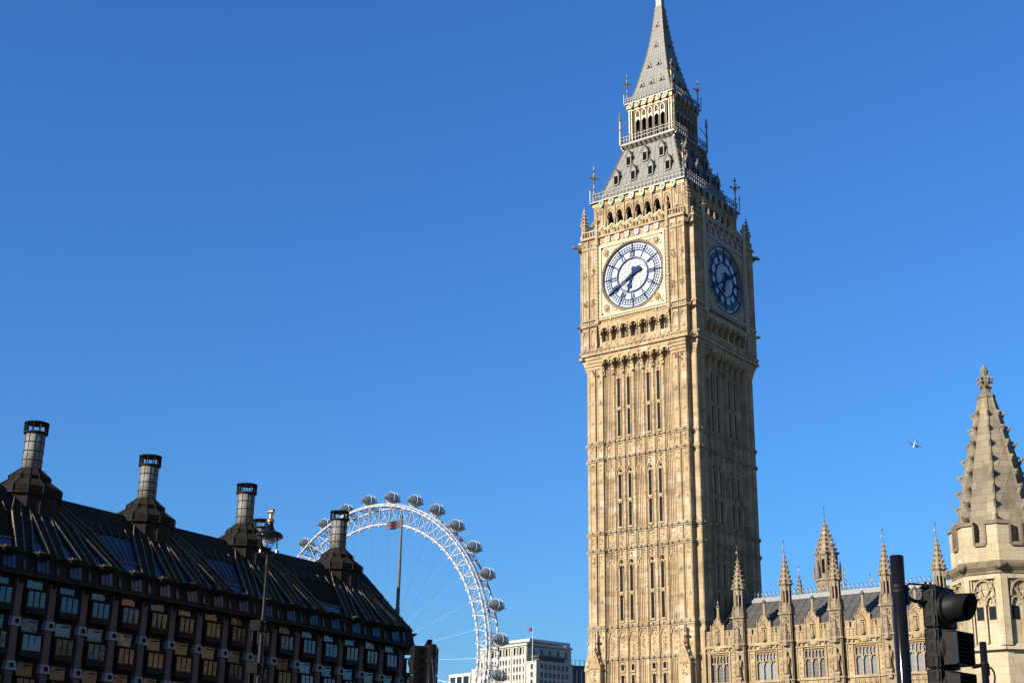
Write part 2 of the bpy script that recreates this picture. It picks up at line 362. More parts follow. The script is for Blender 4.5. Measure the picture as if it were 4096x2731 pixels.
sh = MB()
SGS = [MB() for q in range(6)]
sh.box(-5.7, 5.7, -5.7, 5.7, 0, 47.4)
for k in range(4):
    sh.M = rz(k)
    for sg in SGS: sg.M = rz(k)
    sh.box(-4.06, 4.06, FY, -5.5, 0, 47.3)
    strings = [(38.2, 38.42), (36.5, 36.72), (29.15, 29.37), (27.42, 27.64), (19.95, 20.3), (16.95, 17.2)]
    for sx in (-1, 1):            # piers of two panels with a groove, and their thin mouldings
        sh.box(sx * 4.05, sx * 4.80, -H, -5.6, 0, 47.0)
        sh.box(sx * 4.79, sx * 4.96, -H + 0.14, -5.6, 0, 47.0)
        sh.box(sx * 4.95, sx * (H - NT), -H, -5.6, 0, 47.0)
        for u in (4.09, 4.70, 5.0, 5.62):
            sh.box(sx * u - 0.045, sx * u + 0.045, -H - 0.05, -H + 0.02, 0, 46.6)
        for z in [15.2, 17.9, 22.4, 24.8, 31.6, 34.2, 40.2, 42.3, 44.4]:
            for u in (4.42, 5.33):
                sh.box(sx * u - .17, sx * u + .17, -H - .07, -H + .02, z, z + .1)
                sh.box(sx * u - .1, sx * u + .1, -H - .1, -H + .02, z + .1, z + .3)
        for z0 in (36.8, 27.7, 34.9, 25.9, 45.3, 18.6):
            for u in (4.42, 5.33):
                carve(sh, sx * u - .28, sx * u + .28, z0 + .3, z0 + 1.3, -H, .13, 8, rnd, .06, .14)
        # return face of the pier (towards the notch)
        for sg, (z0, z1) in zip(SGS, strings):
            sg.box(sx * 4.0, sx * (H - NT + .13), -H - 0.16, -5.6, z0, z1)
            sg.box(sx * 4.0, sx * (H - NT + .08), -H - 0.09, -5.6, z0 - .16, z0 - .003)
            for u in (4.42, 5.33): sg.ball((sx * u, -H - .17, (z0 + z1) / 2), .13, 6)
    for sg, (z0, z1) in zip(SGS, strings):
        sg.box(-4.05, 4.05, FY - 0.17, FY + 0.1, z0, z1)
        sg.box(-4.05, 4.05, FY - 0.1, FY + 0.1, z0 - .16, z0 - .003)
        for u in RIBS: sg.box(u - .17, u + .17, FY - .33, FY, z0 + .004, z1 - .004)
        for u in PAN: sg.ball((u, FY - .2, (z0 + z1) / 2), .14, 6)
    for i, u in enumerate(RIBS):
        sh.box(u - .1, u + .1, FY - .21, FY + .05, 0, 46.2)
        sh.box(u - .17, u - .11, FY - .12, FY + .05, 0, 46.2)
        sh.box(u + .11, u + .17, FY - .12, FY + .05, 0, 46.2)
        if 0 < i < 7:
            for z in [22.1, 23.6, 25.1, 31.0, 32.6, 34.2, 40.0, 41.6, 43.2, 18.4]:
                sh.box(u - .08, u + .08, FY - .26, FY - .2, z, z + .14)
    for i, u in enumerate(PAN):
        if i in WPAN:
            offs = (-.33, .33)
        else:
            offs = (-.30, -.1, .1, .30)
        for o in offs:
            for z0, z1 in ((38.45, 46), (29.4, 36.3), (20.3, 27.2), (0, 16.9)):
                sh.box(u + o - .035, u + o + .035, FY - .08, FY + .05, z0, z1)
        for z0, z1 in ((36.75, 38.1), (27.68, 29.05)):          # carved panel bands
            sh.box(u - .40, u - .34, FY - .1, FY + .02, z0 + .05, z1 - .05); sh.box(u + .34, u + .40, FY - .1, FY + .02, z0 + .05, z1 - .05)
            carve(sh, u - .33, u + .33, z0 + .05, z1 - .05, FY, .11, 16, rnd, .05, .13)
        carve(sh, u - .3, u + .3, 17.3, 19.7, FY, .12, 24, rnd, .05, .14)
        arch_band(sh, u - .42, u + .42, 19.1, 19.75, .09, FY - .12, FY + .02)
        for zt in (36.35, 27.27):                                # tracery heads
            carve(sh, u - .2, u + .2, zt - .95, zt, FY, .2, 9, rnd, .08, .15)
            arch_band(sh, u - .42, u + .42, zt - 1.5, zt - .7, .08, FY - .12, FY + .02)
        if i not in WPAN:
            for z in (41.1, 31.9, 22.9): carve(sh, u - .28, u + .28, z, z + .6, FY, .1, 10, rnd, .07, .13)
            for z in (34.0, 25.0): carve(sh, u - .28, u + .28, z, z + .9, FY, .1, 12, rnd, .07, .13)
        else:
            arch_band(sh, u - .3, u + .3, 44.6, 45.15, .1, FY - .12, FY + .02)
        carve(sh, u - .2, u + .2, 45.2, 46.6, FY, .22, 10, rnd, .08, .16)
    # machicolated corbel table under the clock storey
    for u in RIBS:
        for q in range(6):
            z = 45.25 + q * .34; d = .22 + q * .11
            sh.box(u - .17 + q * .004, u + .17 - q * .004, FY - d, FY + .05, z, z + .345)
        sh.ball((u, FY - .25, 45.25), .16, 6)
    for a, b in zip(RIBS[:-1], RIBS[1:]):
        arch_header(sh, a + .16, b - .16, 46.05, 46.75, 47.36, FY - .74, FY - .3)
        sh.ball(((a + b) / 2 - .2, FY - .68, 46.45), .1, 6); sh.ball(((a + b) / 2 + .2, FY - .68, 46.45), .1, 6)
    for sx in (-1, 1):
        for q in range(4):
            sh.box(sx * 4.04, sx * (H - NT + .03 + q * .045), -H - .1 - q * .1, -5.6, 46.0 + q * .33, 46.335 + q * .33)
        carve(sh, sx * 4.9 - .6, sx * 4.9 + .6, 45.0, 46.0, -H, .3, 10, rnd, .1, .2)
    # gabled buttresses at the foot of each pier
    for sx in (-1, 1):
        c = sx * 4.9
        sh.box(c - .62, c + .62, -H - .62, -H + .05, 0, 16.2)
        sh.prism([(c - .72, 16.2), (c + .72, 16.2), (c, 18.1)], -H - .7, -H + .05)
        sh.prism([(c - .42, 16.25), (c + .42, 16.25), (c, 17.4)], -H - .75, -H - .69)
        sh.box(c - .06, c + .06, -H - .64, -H - .46, 18.0, 19.5); sh.box(c - .28, c + .28, -H - .63, -H - .47, 18.75, 18.93)
        sh.ball((c, -H - .55, 19.5), .14, 6); sh.ball((c, -H - .55, 18.2), .18, 6)
        carve(sh, c - .3, c + .3, 15.0, 16.9, -H - .7, .1, 14, rnd)
        for t in (.2, .5, .8):
            for q in (-1, 1): sh.ball((c + q * .72 * (1 - t), -H - .4, 16.3 + 1.9 * t), .15, 6)
sh.M = None
shaft = sh.build('shaft', 'tower_stone', tower)
for sg in SGS: sg.build('string_course', 'string_stone', tower)

def lancet(levels):
    w = MB()
    for z0, z1, foil in levels:
        w.cur = 0
        w.prism([(-.165, z0), (.165, z0), (.165, z1 - .2), (.0, z1), (-.165, z1 - .2)], -.03, .02)
        if foil: w.ball((0, 0, z1 + .32), .17, 6, 1, .2, 1)
        w.cur = 1
        for s in (-1, 1): w.box(s * .17, s * .25, -.13, .02, z0 - .1, z1 - .1)
        w.box(-.25, .25, -.14, .02, z0 - .2, z0 - .02)
        arch_band(w, -.26, .26, z1 - .28, z1 + .12, .1, -.13, .02)
        w.cur = 0
    return w
for lv in ([(38.75, 41.45, 0), (41.75, 44.75, 0)], [(29.7, 32.1, 0), (32.4, 34.9, 1)], [(20.65, 23.1, 0), (23.4, 25.9, 1)], [(12.5, 15.6, 0), (16.0, 16.6, 0)]):
    first = None
    for k in range(4):
        for i in WPAN:
            Mx = rz(k) @ T(PAN[i], FY, 0)
            if first is None:
                first = lancet(lv).build('lancet_window', ['leaded_glass', 'tower_stone'], tower); setm(first, Mx)
            else: inst(first, tower, Mx)

# ---------------------------------------------------------------- clock storey
H2 = 6.79; WY = -6.5
cs = MB()
cs.box(-6.15, 6.15, -6.15, 6.15, 47.4, 60.9)
cs.box(-5.6, 5.6, -5.6, 5.6, 60.9, 61.05)
for k in range(4):
    cs.M = rz(k)
    E2 = H2 - NT
    for z0, z1, d in ((47.36, 47.62, .22), (47.62, 47.84, .1), (47.84, 48.02, .2)):
        cs.box(-4.4, 4.4, WY - .25 - d, -6.0, z0 + .002, z1)
        for sx in (-1, 1): cs.box(sx * 4.39, sx * (E2 + d * .6), -H2 - d, -6.0, z0, z1 + .002)
    for q in range(24):
        u = -6.0 + q * .52
        cs.ball((u, -H2 - .12, 47.73), .1, 5)
    for q in range(13): cs.box(-6 + q * 1.0, -5.8 + q * 1.0, -H2 - .24, -H2, 48.0, 48.14)
    # arcade of niches
    for u in RIBS:
        cs.box(u - .1, u + .1, WY - .12, -6.0, 48.0, 49.3)
        for q in range(5): cs.box(u - .13, u + .13, WY - .14 - q * .07, -6.0, 48.85 + q * .33, 49.185 + q * .33)
    for i, (a, b) in enumerate(zip(RIBS[:-1], RIBS[1:])):
        arch_header(cs, a + .12, b - .12, 49.35, 50.1, 50.55, WY - .42, WY - .05)
        cs.ball(((a + b) / 2 - .22, WY - .38, 49.75), .1, 6); cs.ball(((a + b) / 2 + .22, WY - .38, 49.75), .1, 6)
        cs.box(a + .12, b - .12, WY - .1, -6.1, 48.0, 48.68); carve(cs, a + .3, b - .3, 48.1, 48.6, WY - .1, .1, 6, rnd)
        arch_band(cs, a + .25, b - .25, 49.35, 49.9, .1, -6.25, -6.14)
        cs.box((a + b) / 2 - .03, (a + b) / 2 + .03, -6.24, -6.14, 48.68, 49.8)
    for sx in (-1, 1):
        c0 = sx * 4.42
        cs.box(c0, sx * 5.26, -H2, -6.0, 48.0, 60.2); cs.box(sx * 5.25, sx * 5.36, -H2 + .1, -6.0, 48.0, 60.2); cs.box(sx * 5.35, sx * E2, -H2, -6.0, 48.0, 60.2)
        for u in (4.48, 5.18, 5.42, 6.12): cs.box(sx * u - .05, sx * u + .05, -H2 - .06, -H2 + .02, 48.0, 60.1)
        for u in (4.83, 5.77):
            cs.box(sx * u - .04, sx * u + .04, -H2 - .05, -H2 + .02, 51.3, 59.6)
            for z in (53.1, 56.3): carve(cs, sx * u - .33, sx * u + .33, z - .55, z + .55, -H2, .2, 16, rnd, .08, .16)
            for zz in (50.2, 59.7): arch_band(cs, sx * u - .3, sx * u + .3, zz - .5, zz, .1, -H2 - .1, -H2 + .02)
            carve(cs, sx * u - .28, sx * u + .28, 48.15, 48.9, -H2, .12, 10, rnd)
        for z0, z1, d in ((50.5, 50.62, .2), (51.12, 51.3, .16), (59.0, 59.2, .12), (60.15, 60.4, .22)):
            cs.box(sx * 4.44, sx * (E2 + d * .6), -H2 - d, -6.0, z0, z1)
        # open parapet on the pier
        cs.box(sx * 4.44, sx * E2, -H2 - .06, -H2 + .16, 60.4, 60.5); cs.box(sx * 4.44, sx * E2, -H2 - .08, -H2 + .18, 60.98, 61.14)
        for q in range(6): cs.box(sx * (4.5 + q * .32), sx * (4.6 + q * .32), -H2 - .02, -H2 + .12, 60.5, 60.98)
    cs.box(-4.42, 4.42, WY - .28, -6.0, 50.56, 50.66); cs.box(-4.42, 4.42, WY - .22, -6.0, 50.66, 51.1); cs.box(-4.42, 4.42, WY - .34, -6.0, 51.1, 51.24)
    cs.box(-4.42, 4.42, WY, -6.0, 51.24, 59.0)
    cs.box(-4.42, 4.42, WY - .3, -6.0, 58.98, 59.14); cs.box(-4.42, 4.42, WY - .22, -6.0, 59.14, 60.1); cs.box(-4.42, 4.42, WY - .42, -6.0, 60.1, 60.25)
    for q in range(12):
        carve(cs, -4 + q * .68, -3.5 + q * .68, 59.2, 60.05, WY - .22, .1, 5, rnd)
cs.M = None
clock_stage = cs.build('clock_storey', 'tower_stone', tower)
# slit windows of the niches
sw = MB(); sw.cur = 0; sw.box(-.15, .15, -.03, .05, 48.75, 49.85); sw.cur = 1
for q in (-1, 1): sw.box(q * .16, q * .23, -.09, .05, 48.7, 49.9)
f0 = None
for k in range(4):
    for i in (0, 2, 4, 6):
        Mx = rz(k) @ T(PAN[i], -6.15, 0)
        if f0 is None: f0 = setm(sw.build('niche_window', ['leaded_glass', 'tower_stone'], tower), Mx)
        else: inst(f0, tower, Mx)

# dial surrounds, dials, hands
DZ = 55.1; SY = WY - .36
def surround():
    b = MB(); N = 64
    def sqp(t, h):
        c, s = cos(t), sin(t); k = h / max(abs(c), abs(s)); return c * k, s * k
    vs = []; fs = []
    for i in range(N):
        t = 2 * pi * (i + .5) / N + 0
        a = sqp(t, 3.72); vs += [(a[0], SY, DZ + a[1]), (3.6 * cos(t), SY, DZ + 3.6 * sin(t)), (3.5 * cos(t), SY + .3, DZ + 3.5 * sin(t)), (a[0], SY + .4, DZ + a[1])]
    for i in range(N):
        j = (i + 1) % N
        for q in range(3): fs.append((4 * i + q, 4 * i + q + 1, 4 * j + q + 1, 4 * j + q))
    b.add(vs, fs)
    b.smooth = True
    for r, t_, yy in ((3.62, .06, SY - .02), (3.74, .05, SY - .05), (3.52, .04, SY + .1)):
        pts = [(r * cos(2 * pi * i / 72), yy, DZ + r * sin(2 * pi * i / 72)) for i in range(73)]
        pts = [p for p in pts]
        b.path(pts, t_, 5)
    b.smooth = False
    for h_, w_, d_ in ((3.72, .2, .1), (3.98, .14, .03)):
        for s in (-1, 1):
            b.box(s * h_, s * (h_ + w_), SY - d_, SY + .3, DZ - h_ - w_, DZ + h_ + w_)
            b.box(-h_, h_, SY - d_ + .001, SY + .3, DZ + s * h_, DZ + s * (h_ + w_))
    b.box(-4.2, 4.2, SY + .12, SY + .36, 51.22, 59.0)
    return b
d0 = surround().build('dial_surround', 'gilded_stone', tower); setm(d0, Matrix.Identity(4))
def rosette_mb():
    b = MB()
    for i in range(8):
        t = 2 * pi * i / 8; b.ball((.3 * cos(t), -.02, .3 * sin(t)), .14, 6)
    b.ball((0, -.08, 0), .22, 8)
    b.M = Matrix.Rotation(pi / 2, 4, 'X'); b.lathe([(.3, 0), (.45, .03), (.3, .05)], 16); b.M = None
    for q in range(14):
        t = 2 * pi * q / 14; b.tube((.55 * cos(t), -.04, .55 * sin(t)), (.55 * cos(t + .45), -.04, .55 * sin(t + .45)), .045, .045, 4)
    b.box(-.5, -.3, -.02, .05, -.03, .03); b.box(.3, .5, -.021, .05, -.03, .03)
    for t0 in (0, pi / 2):      # leaf scrolls running along the two sides of the corner
        for q in range(5):
            u = -.75 - q * .2; w = .3
            b.M = Matrix.Rotation(-t0, 4, 'Y') if t0 else None
            p = (u, -.03, w) if not t0 else (-u, -.03, w)
            b.ball(p, .1 - q * .008, 5, 1.3, .6, 1); b.M = None
    return b
ros = rosette_mb().build('gilded_rosette', 'gilt_leaf', d0)
RM = [T(sx * 3.02, SY, DZ + sz * 3.02) @ Matrix.Diagonal((-sx if False else sx, 1, sz, 1)) @ Matrix.Diagonal((1, 1, 1, 1)) for sx in (-1, 1) for sz in (-1, 1)]
setm(ros, RM[0])
for M_ in RM[1:]: inst(ros, d0, M_)
dl = MB()
N = 96
dl.add([(3.5 * cos(2 * pi * i / N), 0, 3.5 * sin(2 * pi * i / N)) for i in range(N)] + [(3.5 * cos(2 * pi * i / N), .25, 3.5 * sin(2 * pi * i / N)) for i in range(N)],
       [tuple(range(N)), tuple(range(2 * N - 1, N - 1, -1))] + [(i, (i + 1) % N, N + (i + 1) % N, N + i) for i in range(N)])
dial = dl.build('clock_dial', 'opal_glass', tower)
DY = SY + .1
setm(dial, T(0, DY, DZ))
tr = MB()
def bar(b, a, r0, r1, w, y=-.05, off=0.0, tilt=0.0, w2=None):
    """bar lying on the dial at clock angle a (clockwise from 12)"""
    w2 = w if w2 is None else w2
    ca, sa = sin(a), cos(a); px, pz = cos(a), -sin(a)
    o0, o1 = off - tilt, off + tilt
    p = []
    for yy in (0.0, y):
        for r, o, ww in ((r0, o0, w), (r1, o1, w2)):
            p.append([(ca * r + px * (o - ww), yy, sa * r + pz * (o - ww)), (ca * r + px * (o + ww), yy, sa * r + pz * (o + ww))])
    b.hexa([p[0][0], p[0][1], p[1][1], p[1][0], p[2][0], p[2][1], p[3][1], p[3][0]])
def ring(b, r, w, n=96, y=-.05):
    vs = []; fs = []
    for i in range(n):
        t = 2 * pi * i / n
        for rr, yy in ((r - w, 0), (r + w, 0), (r + w, y), (r - w, y)): vs.append((rr * cos(t), yy, rr * sin(t)))
    for i in range(n):
        j = (i + 1) % n
        for q in range(4): fs.append((4 * i + q, 4 * i + (q + 1) % 4, 4 * j + (q + 1) % 4, 4 * j + q))
    b.add(vs, fs)
for r, w in ((3.46, .045), (3.18, .02), (2.90, .02), (2.66, .052), (1.87, .05), (1.74, .025)): ring(tr, r, w)
for q in range(60):
    a = 2 * pi * q / 60
    bar(tr, a, 2.88, 3.19, .027)
    bar(tr, a, 2.66, 2.9, .012)
ROM = ['XII', 'I', 'II', 'III', 'IV', 'V', 'VI', 'VII', 'VIII', 'IX', 'X', 'XI']
for q, s in enumerate(ROM):
    a = 2 * pi * q / 12
    bar(tr, a, 2.6, 3.46, .055); bar(tr, a, 2.8, 2.95, .13); bar(tr, a, 3.1, 3.24, .1)
    wd = {'I': .17, 'V': .33, 'X': .35}
    tot = sum(wd[c] for c in s); x = -tot / 2
    for c in s:
        o = x + wd[c] / 2; x += wd[c]
        if c == 'I':
            bar(tr, a, 2.0, 2.56, .046, off=o); bar(tr, a, 2.0, 2.04, .08, off=o); bar(tr, a, 2.52, 2.56, .08, off=o)
        elif c == 'V':
            bar(tr, a, 2.0, 2.56, .046, off=o - .055, tilt=-.055); bar(tr, a, 2.0, 2.56, .03, off=o + .055, tilt=.055, y=-.047)
        else:
            bar(tr, a, 2.0, 2.56, .046, off=o, tilt=.1); bar(tr, a, 2.0, 2.56, .03, off=o, tilt=-.1, y=-.047)
tracery = tr.build('dial_numerals', 'prussian_blue', dial)
setm(tracery, T(0, -.004, 0))
rg = MB()
for rr, nn, ph in ((.45, 12, 0), (.85, 12, .5), (1.3, 12, 0), (1.7, 12, .5)):
    pass
lev = [(.3, 0), (.62, .5), (.95, 0), (1.32, .5), (1.72, 0)]
for (ra, pa), (rb, pb) in zip(lev[:-1], lev[1:]):
    for q in range(12):
        t0 = 2 * pi * (q + pa) / 12
        for s in (-.5, .5):
            t1 = t0 + 2 * pi * s / 12
            p, q2 = (ra * sin(t0), -.012, ra * cos(t0)), (rb * sin(t1), -.012, rb * cos(t1))
            rg.tube(p, q2, .02, .02, 4)
for q in range(48):
    t0 = 2 * pi * q / 48
    rg.tube((1.95 * sin(t0), -.008, 1.95 * cos(t0)), (2.6 * sin(t0), -.008, 2.6 * cos(t0)), .006, .006, 4)
rosette = rg.build('glazing_bars', 'glazing_lead', dial)
hm = MB()          # minute hand, drawn pointing to 12
hm.prism([(-.12, 0), (-.13, .4), (-.08, 1.0), (-.055, 3.15), (0, 3.3), (.055, 3.15), (.08, 1.0), (.13, .4), (.12, 0), (.15, -.5), (.3, -1.05), (.12, -1.2), (-.12, -1.2), (-.3, -1.05), (-.15, -.5)], -.08, 0)
hm.lathe([(.2, 0)], 4) if False else None
mh = hm.build('minute_hand', 'prussian_blue', dial)
hh = MB()
hh.prism([(-.12, 0), (-.1, .8), (-.12, .95), (-.3, 1.15), (-.26, 1.38), (-.08, 1.4), (0, 1.95), (.08, 1.4), (.26, 1.38), (.3, 1.15), (.12, .95), (.1, .8), (.12, 0), (.13, -.3), (.32, -.6), (.22, -.85), (-.22, -.85), (-.32, -.6), (-.13, -.3)], -.07, 0)
hourh = hh.build('hour_hand', 'prussian_blue', dial)
def hand_m(cw, y): return T(0, y, 0) @ Matrix.Rotation(cw, 4, 'Y')
setm(mh, hand_m(R(239.5), -.15)); setm(hourh, hand_m(R(199), -.075))
hb = MB(); hb.M = Matrix.Rotation(pi / 2, 4, 'X'); hb.lathe([(.15, 0), (.15, .26), (.08, .28)], 16); hb.M = None
boss = hb.build('hand_boss', 'prussian_blue', dial)
def pier_text(s, size, width, depth=.03):
    cu = bpy.data.curves.new('lettering', 'FONT'); cu.body = s; cu.size = size; cu.extrude = depth; cu.align_x = 'CENTER'; cu.resolution_u = 2
    ob = bpy.data.objects.new('tmp_text', cu); COL.objects.link(ob)
    bpy.context.view_layer.update()
    me = bpy.data.meshes.new_from_object(ob.evaluated_get(bpy.context.evaluated_depsgraph_get()))
    bpy.data.objects.remove(ob)
    xs = [v.co.x for v in me.vertices]; k = width / (max(xs) - min(xs)); c = (max(xs) + min(xs)) / 2
    me.transform(Matrix.Diagonal((k, 1, 1, 1)) @ T(-c, 0, 0)); return me
tm = pier_text('DOMINE SALVAM FAC REGINAM NOSTRAM VICTORIAM PRIMAM', .42, 7.7); tm.name = 'inscription'; tm.materials.append(MATS['gilding'])
insc = bpy.data.objects.new('inscription', tm); COL.objects.link(insc); insc.parent = tower
IM = T(0, WY - .25, 50.72) @ Matrix.Rotation(pi / 2, 4, 'X')
setm(insc, IM)
tm2 = pier_text('LAUS DEO', .4, 1.45); tm2.name = 'pier_inscription'; tm2.materials.append(MATS['gilded_stone'])
insp = bpy.data.objects.new('pier_inscription', tm2); COL.objects.link(insp); insp.parent = tower
IP = [T(s * 5.3, -H2 - .04, 50.74) @ Matrix.Rotation(pi / 2, 4, 'X') for s in (-1, 1)]
setm(insp, IP[0])
# gilded pillars flanking each dial
gp = MB()
gp.lathe([(.1, 50.4), (.26, 50.65), (.26, 50.9), (.17, 51.0), (.17, 53.85), (.24, 53.95), (.24, 54.15), (.17, 54.25), (.17, 59.1), (.27, 59.25), (.27, 59.5), (.2, 59.6), (.2, 61.6), (.3, 61.8), (.33, 62.0), (.2, 62.05), (.12, 62.4), (.16, 62.5), (.02, 62.8)], 8)
for q in range(24):
    z = 51.2 + q * .4
    for i in range(8):
        t = 2 * pi * (i + .5) / 8; gp.ball((.17 * cos(t), .17 * sin(t), z), .05, 4)
for i in range(8):
    t = 2 * pi * i / 8; gp.ball((.33 * cos(t), .33 * sin(t), 61.95), .08, 5)
pil = gp.build('gilded_pillar', 'gilt_leaf', tower); PM = [T(s * 4.24, WY - .42, 0) for s in (-1, 1)]
setm(pil, PM[0])
# st george shields, zigzag parapet, little gilded finials
shd = MB()
SO = [(-.27, .34), (.27, .34), (.27, -.05), (.16, -.28), (0, -.4), (-.16, -.28), (-.27, -.05)]
shd.prism(SO, -.06, 0); shd.cur = 1
shd.box(-.06, .06, -.075, -.05, -.36, .33); shd.box(-.265, .265, -.074, -.05, .01, .13)
crs = shd.build('cross_shield', ['white_enamel', 'red_enamel'], tower)
SM = [T(-2.95 + i * 1.18, WY - .31, 59.68) for i in range(6)]
setm(crs, SM[0])
pz = MB()
zz = [(-4.05, 60.25)]
for i in range(7):
    u = -4.05 + i * PW * 1.0 + .0
    zz += [(u + .0, 60.85), (u + PW / 2, 61.28)]
zz += [(4.05, 60.85), (4.05, 60.25)]
pz.cur = 3; pz.prism(zz, WY - .4, WY - .24)
for i in range(7):
    c = -4.05 + (i + .5) * PW
    pz.cur = 1
    for s in (-1, 1):
        pz.tube((c, WY - .44, 61.2), (c + s * .3, WY - .44, 60.8), .04, .04, 4); pz.tube((c, WY - .44, 60.4), (c + s * .3, WY - .44, 60.8), .04, .04, 4)
        pz.tube((c, WY - .44, 61.33), (c + s * PW / 2, WY - .44, 60.9), .05, .05, 4)
    pz.ball((c, WY - .43, 60.8), .13, 6)
    pz.cur = 2
    for s in (-1, 1):
        for q in (.34, .46): pz.box(c + s * q - .045, c + s * q + .045, WY - .407, WY - .39, 60.3, 60.74)
pz.cur = 1
for i in range(8):
    u = -4.05 + i * PW
    if 0 < i < 7: pz.lathe([(.09, 60.8), (.09, 61.2), (.14, 61.3), (.06, 61.45), (.13, 61.62), (.05, 61.75), (.07, 61.85), (.01, 62.05)], 6, u, WY - .32)
par = pz.build('zigzag_parapet', ['gilded_stone', 'gilt_leaf', 'dark_opening', 'tower_stone'], tower)
for k in range(1, 4):
    M = rz(k)
    c = inst(d0, tower, M)
    inst(dial, tower, M @ T(0, DY, DZ))
    inst(insc, tower, M @ IM); inst(par, tower, M)
for k in range(4):
    for s in (0, 1):
        if k or s: inst(insp, tower, rz(k) @ IP[s]); inst(pil, tower, rz(k) @ PM[s])
    for i in range(6):
        if k or i: inst(crs, tower, rz(k) @ SM[i])

# ---------------------------------------------------------------- belfry
BH = 5.5
bf = MB()
for k in range(4):
    bf.M = rz(k)
    zb, zs_, za, zt = 60.9, 62.55, 63.4, 64.2
    for i, u in enumerate(RIBS):
        bf.box(u - .13, u + .13, -BH, -BH + .6, zb, zs_)
        bf.box(u - .07, u + .07, -BH - .12, -BH + .1, zb, zt)
        bf.box(u - .19, u + .19, -BH + .12, -BH + .45, zb, zs_ - .002)
    for a, b in zip(RIBS[:-1], RIBS[1:]):
        arch_header(bf, a, b, zs_, za, zt, -BH, -BH + .6, .13)
        arch_band(bf, a + .1, b - .1, 62.4, 63.85, .07, -BH - .09, -BH + .02)
        arch_band(bf, a + .13, b - .13, 62.55, 63.5, .07, -BH - .07, -BH + .02)
        carve(bf, a + .35, b - .35, 63.4, 64.0, -BH, .1, 5, rnd)
        for s in (-1, 1): bf.ball(((a + b) / 2 + s * .3, -BH + .15, 62.95), .1, 6)
    for sx in (-1, 1):
        bf.box(sx * 4.05, sx * BH, -BH + .002, -BH + .6, zb, zt)
        for u in (4.35, 4.8, 5.3): bf.box(sx * u - .05, sx * u + .05, -BH - .07, -BH + .05, zb, zt - .1)
        for u in (4.57, 5.05): carve(bf, sx * u - .2, sx * u + .2, 63.1, 64.0, -BH, .14, 10, rnd); carve(bf, sx * u - .2, sx * u + .2, 61.6, 62.1, -BH, .12, 6, rnd)
    bf.box(-BH, BH, -BH - .08, -BH + .4, 64.1, 64.24)
bf.M = None
belfry = bf.build('belfry', 'tower_stone', tower)
bi = MB(); bi.box(-4.75, 4.75, -4.75, 4.75, 60.95, 64.15)
bi.build('belfry_dark_core', 'dark_opening', tower)  # plain near-black box paints the darkness inside the bell chamber
bc = MB()
bc.sq([(5.55, 64.24), (5.62, 64.3), (5.62, 64.66)]); 
for k in range(4):
    bc.M = rz(k)
    carve(bc, -5.5, 5.5, 64.3, 64.66, -5.62, .12, 80, rnd, .05, .11)
bc.M = None
bc.cur = 1; bc.sq([(5.66, 64.66), (5.86, 64.74), (5.86, 64.86), (5.7, 64.95)])
cornice = bc.build('belfry_cornice', ['gilding', 'cast_iron_grey'], tower)
def heraldic(m1, m2):
    s = MB(); s.prism([(x * 1.15, z * 1.1) for x, z in SO], -.1, 0); s.cur = 1
    s.prism([(x * 1.0, z * .97) for x, z in SO], -.13, -.09); s.cur = 2
    s.ball((0, -.13, .02), .09, 5, 1, .4, 1.4); s.tube((-.1, -.135, -.12), (.1, -.135, .12), .025, .025, 4); s.tube((.1, -.135, -.12), (-.1, -.135, .12), .025, .025, 4)
    return s, [m1, m2, 'gilding']
hs = []
for c in ('green_enamel', 'white_enamel', 'gilded_stone'):
    s, ms = heraldic('gilt_iron', c); hs.append(s.build('heraldic_shield', ms, tower))
used = [0, 0, 0]
order = (0, 0, 0, 1, 2, 2, 0, 0)
def put(o, idx, M):
    if not used[idx]: used[idx] = 1; setm(o, M)
    else: inst(o, tower, M)
for k in range(4):
    for i in range(8): put(hs[order[i]], order[i], rz(k) @ T(-4.4 + i * 1.257, -5.7, 64.5))
    for i, c in enumerate((0, 0, 2, 2, 0, 0)): put(hs[c], c, rz(k) @ T(-2.2 + i * .88, -2.98, 76.55) @ Matrix.Diagonal((.85, 1, .85, 1)))

def railing(h, z0, z1, n, gold=True):
    b = MB()
    for k in range(4):
        b.M = rz(k); b.cur = 0
        for z in (z0 + .02, (z0 + z1) / 2, z1 - .1): b.tube((-h, -h, z), (h, -h, z), .035, .035, 4)
        for i in range(n):
            u = -h + 2 * h * i / n
            b.tube((u, -h, z0), (u, -h, z1 + (.18 if i % 3 == 0 else 0)), .028, .02, 4)
            b.cur = 1; b.ball((u, -h, z1 + .02), .075, 5); b.ball((u + h / n, -h, (z0 + z1) / 2 + .06), .06, 4); b.cur = 0
            b.tube((u, -h, (z0 + z1) / 2), (u + h / n, -h, z1 - .1), .02, .02, 3); b.tube((u + 2 * h / n, -h, (z0 + z1) / 2), (u + h / n, -h, z1 - .1), .02, .02, 3)
    b.M = None
    return b
railing(5.62, 64.95, 65.95, 26).build('gallery_railing', ['cast_iron_grey', 'gilt_iron'], tower)

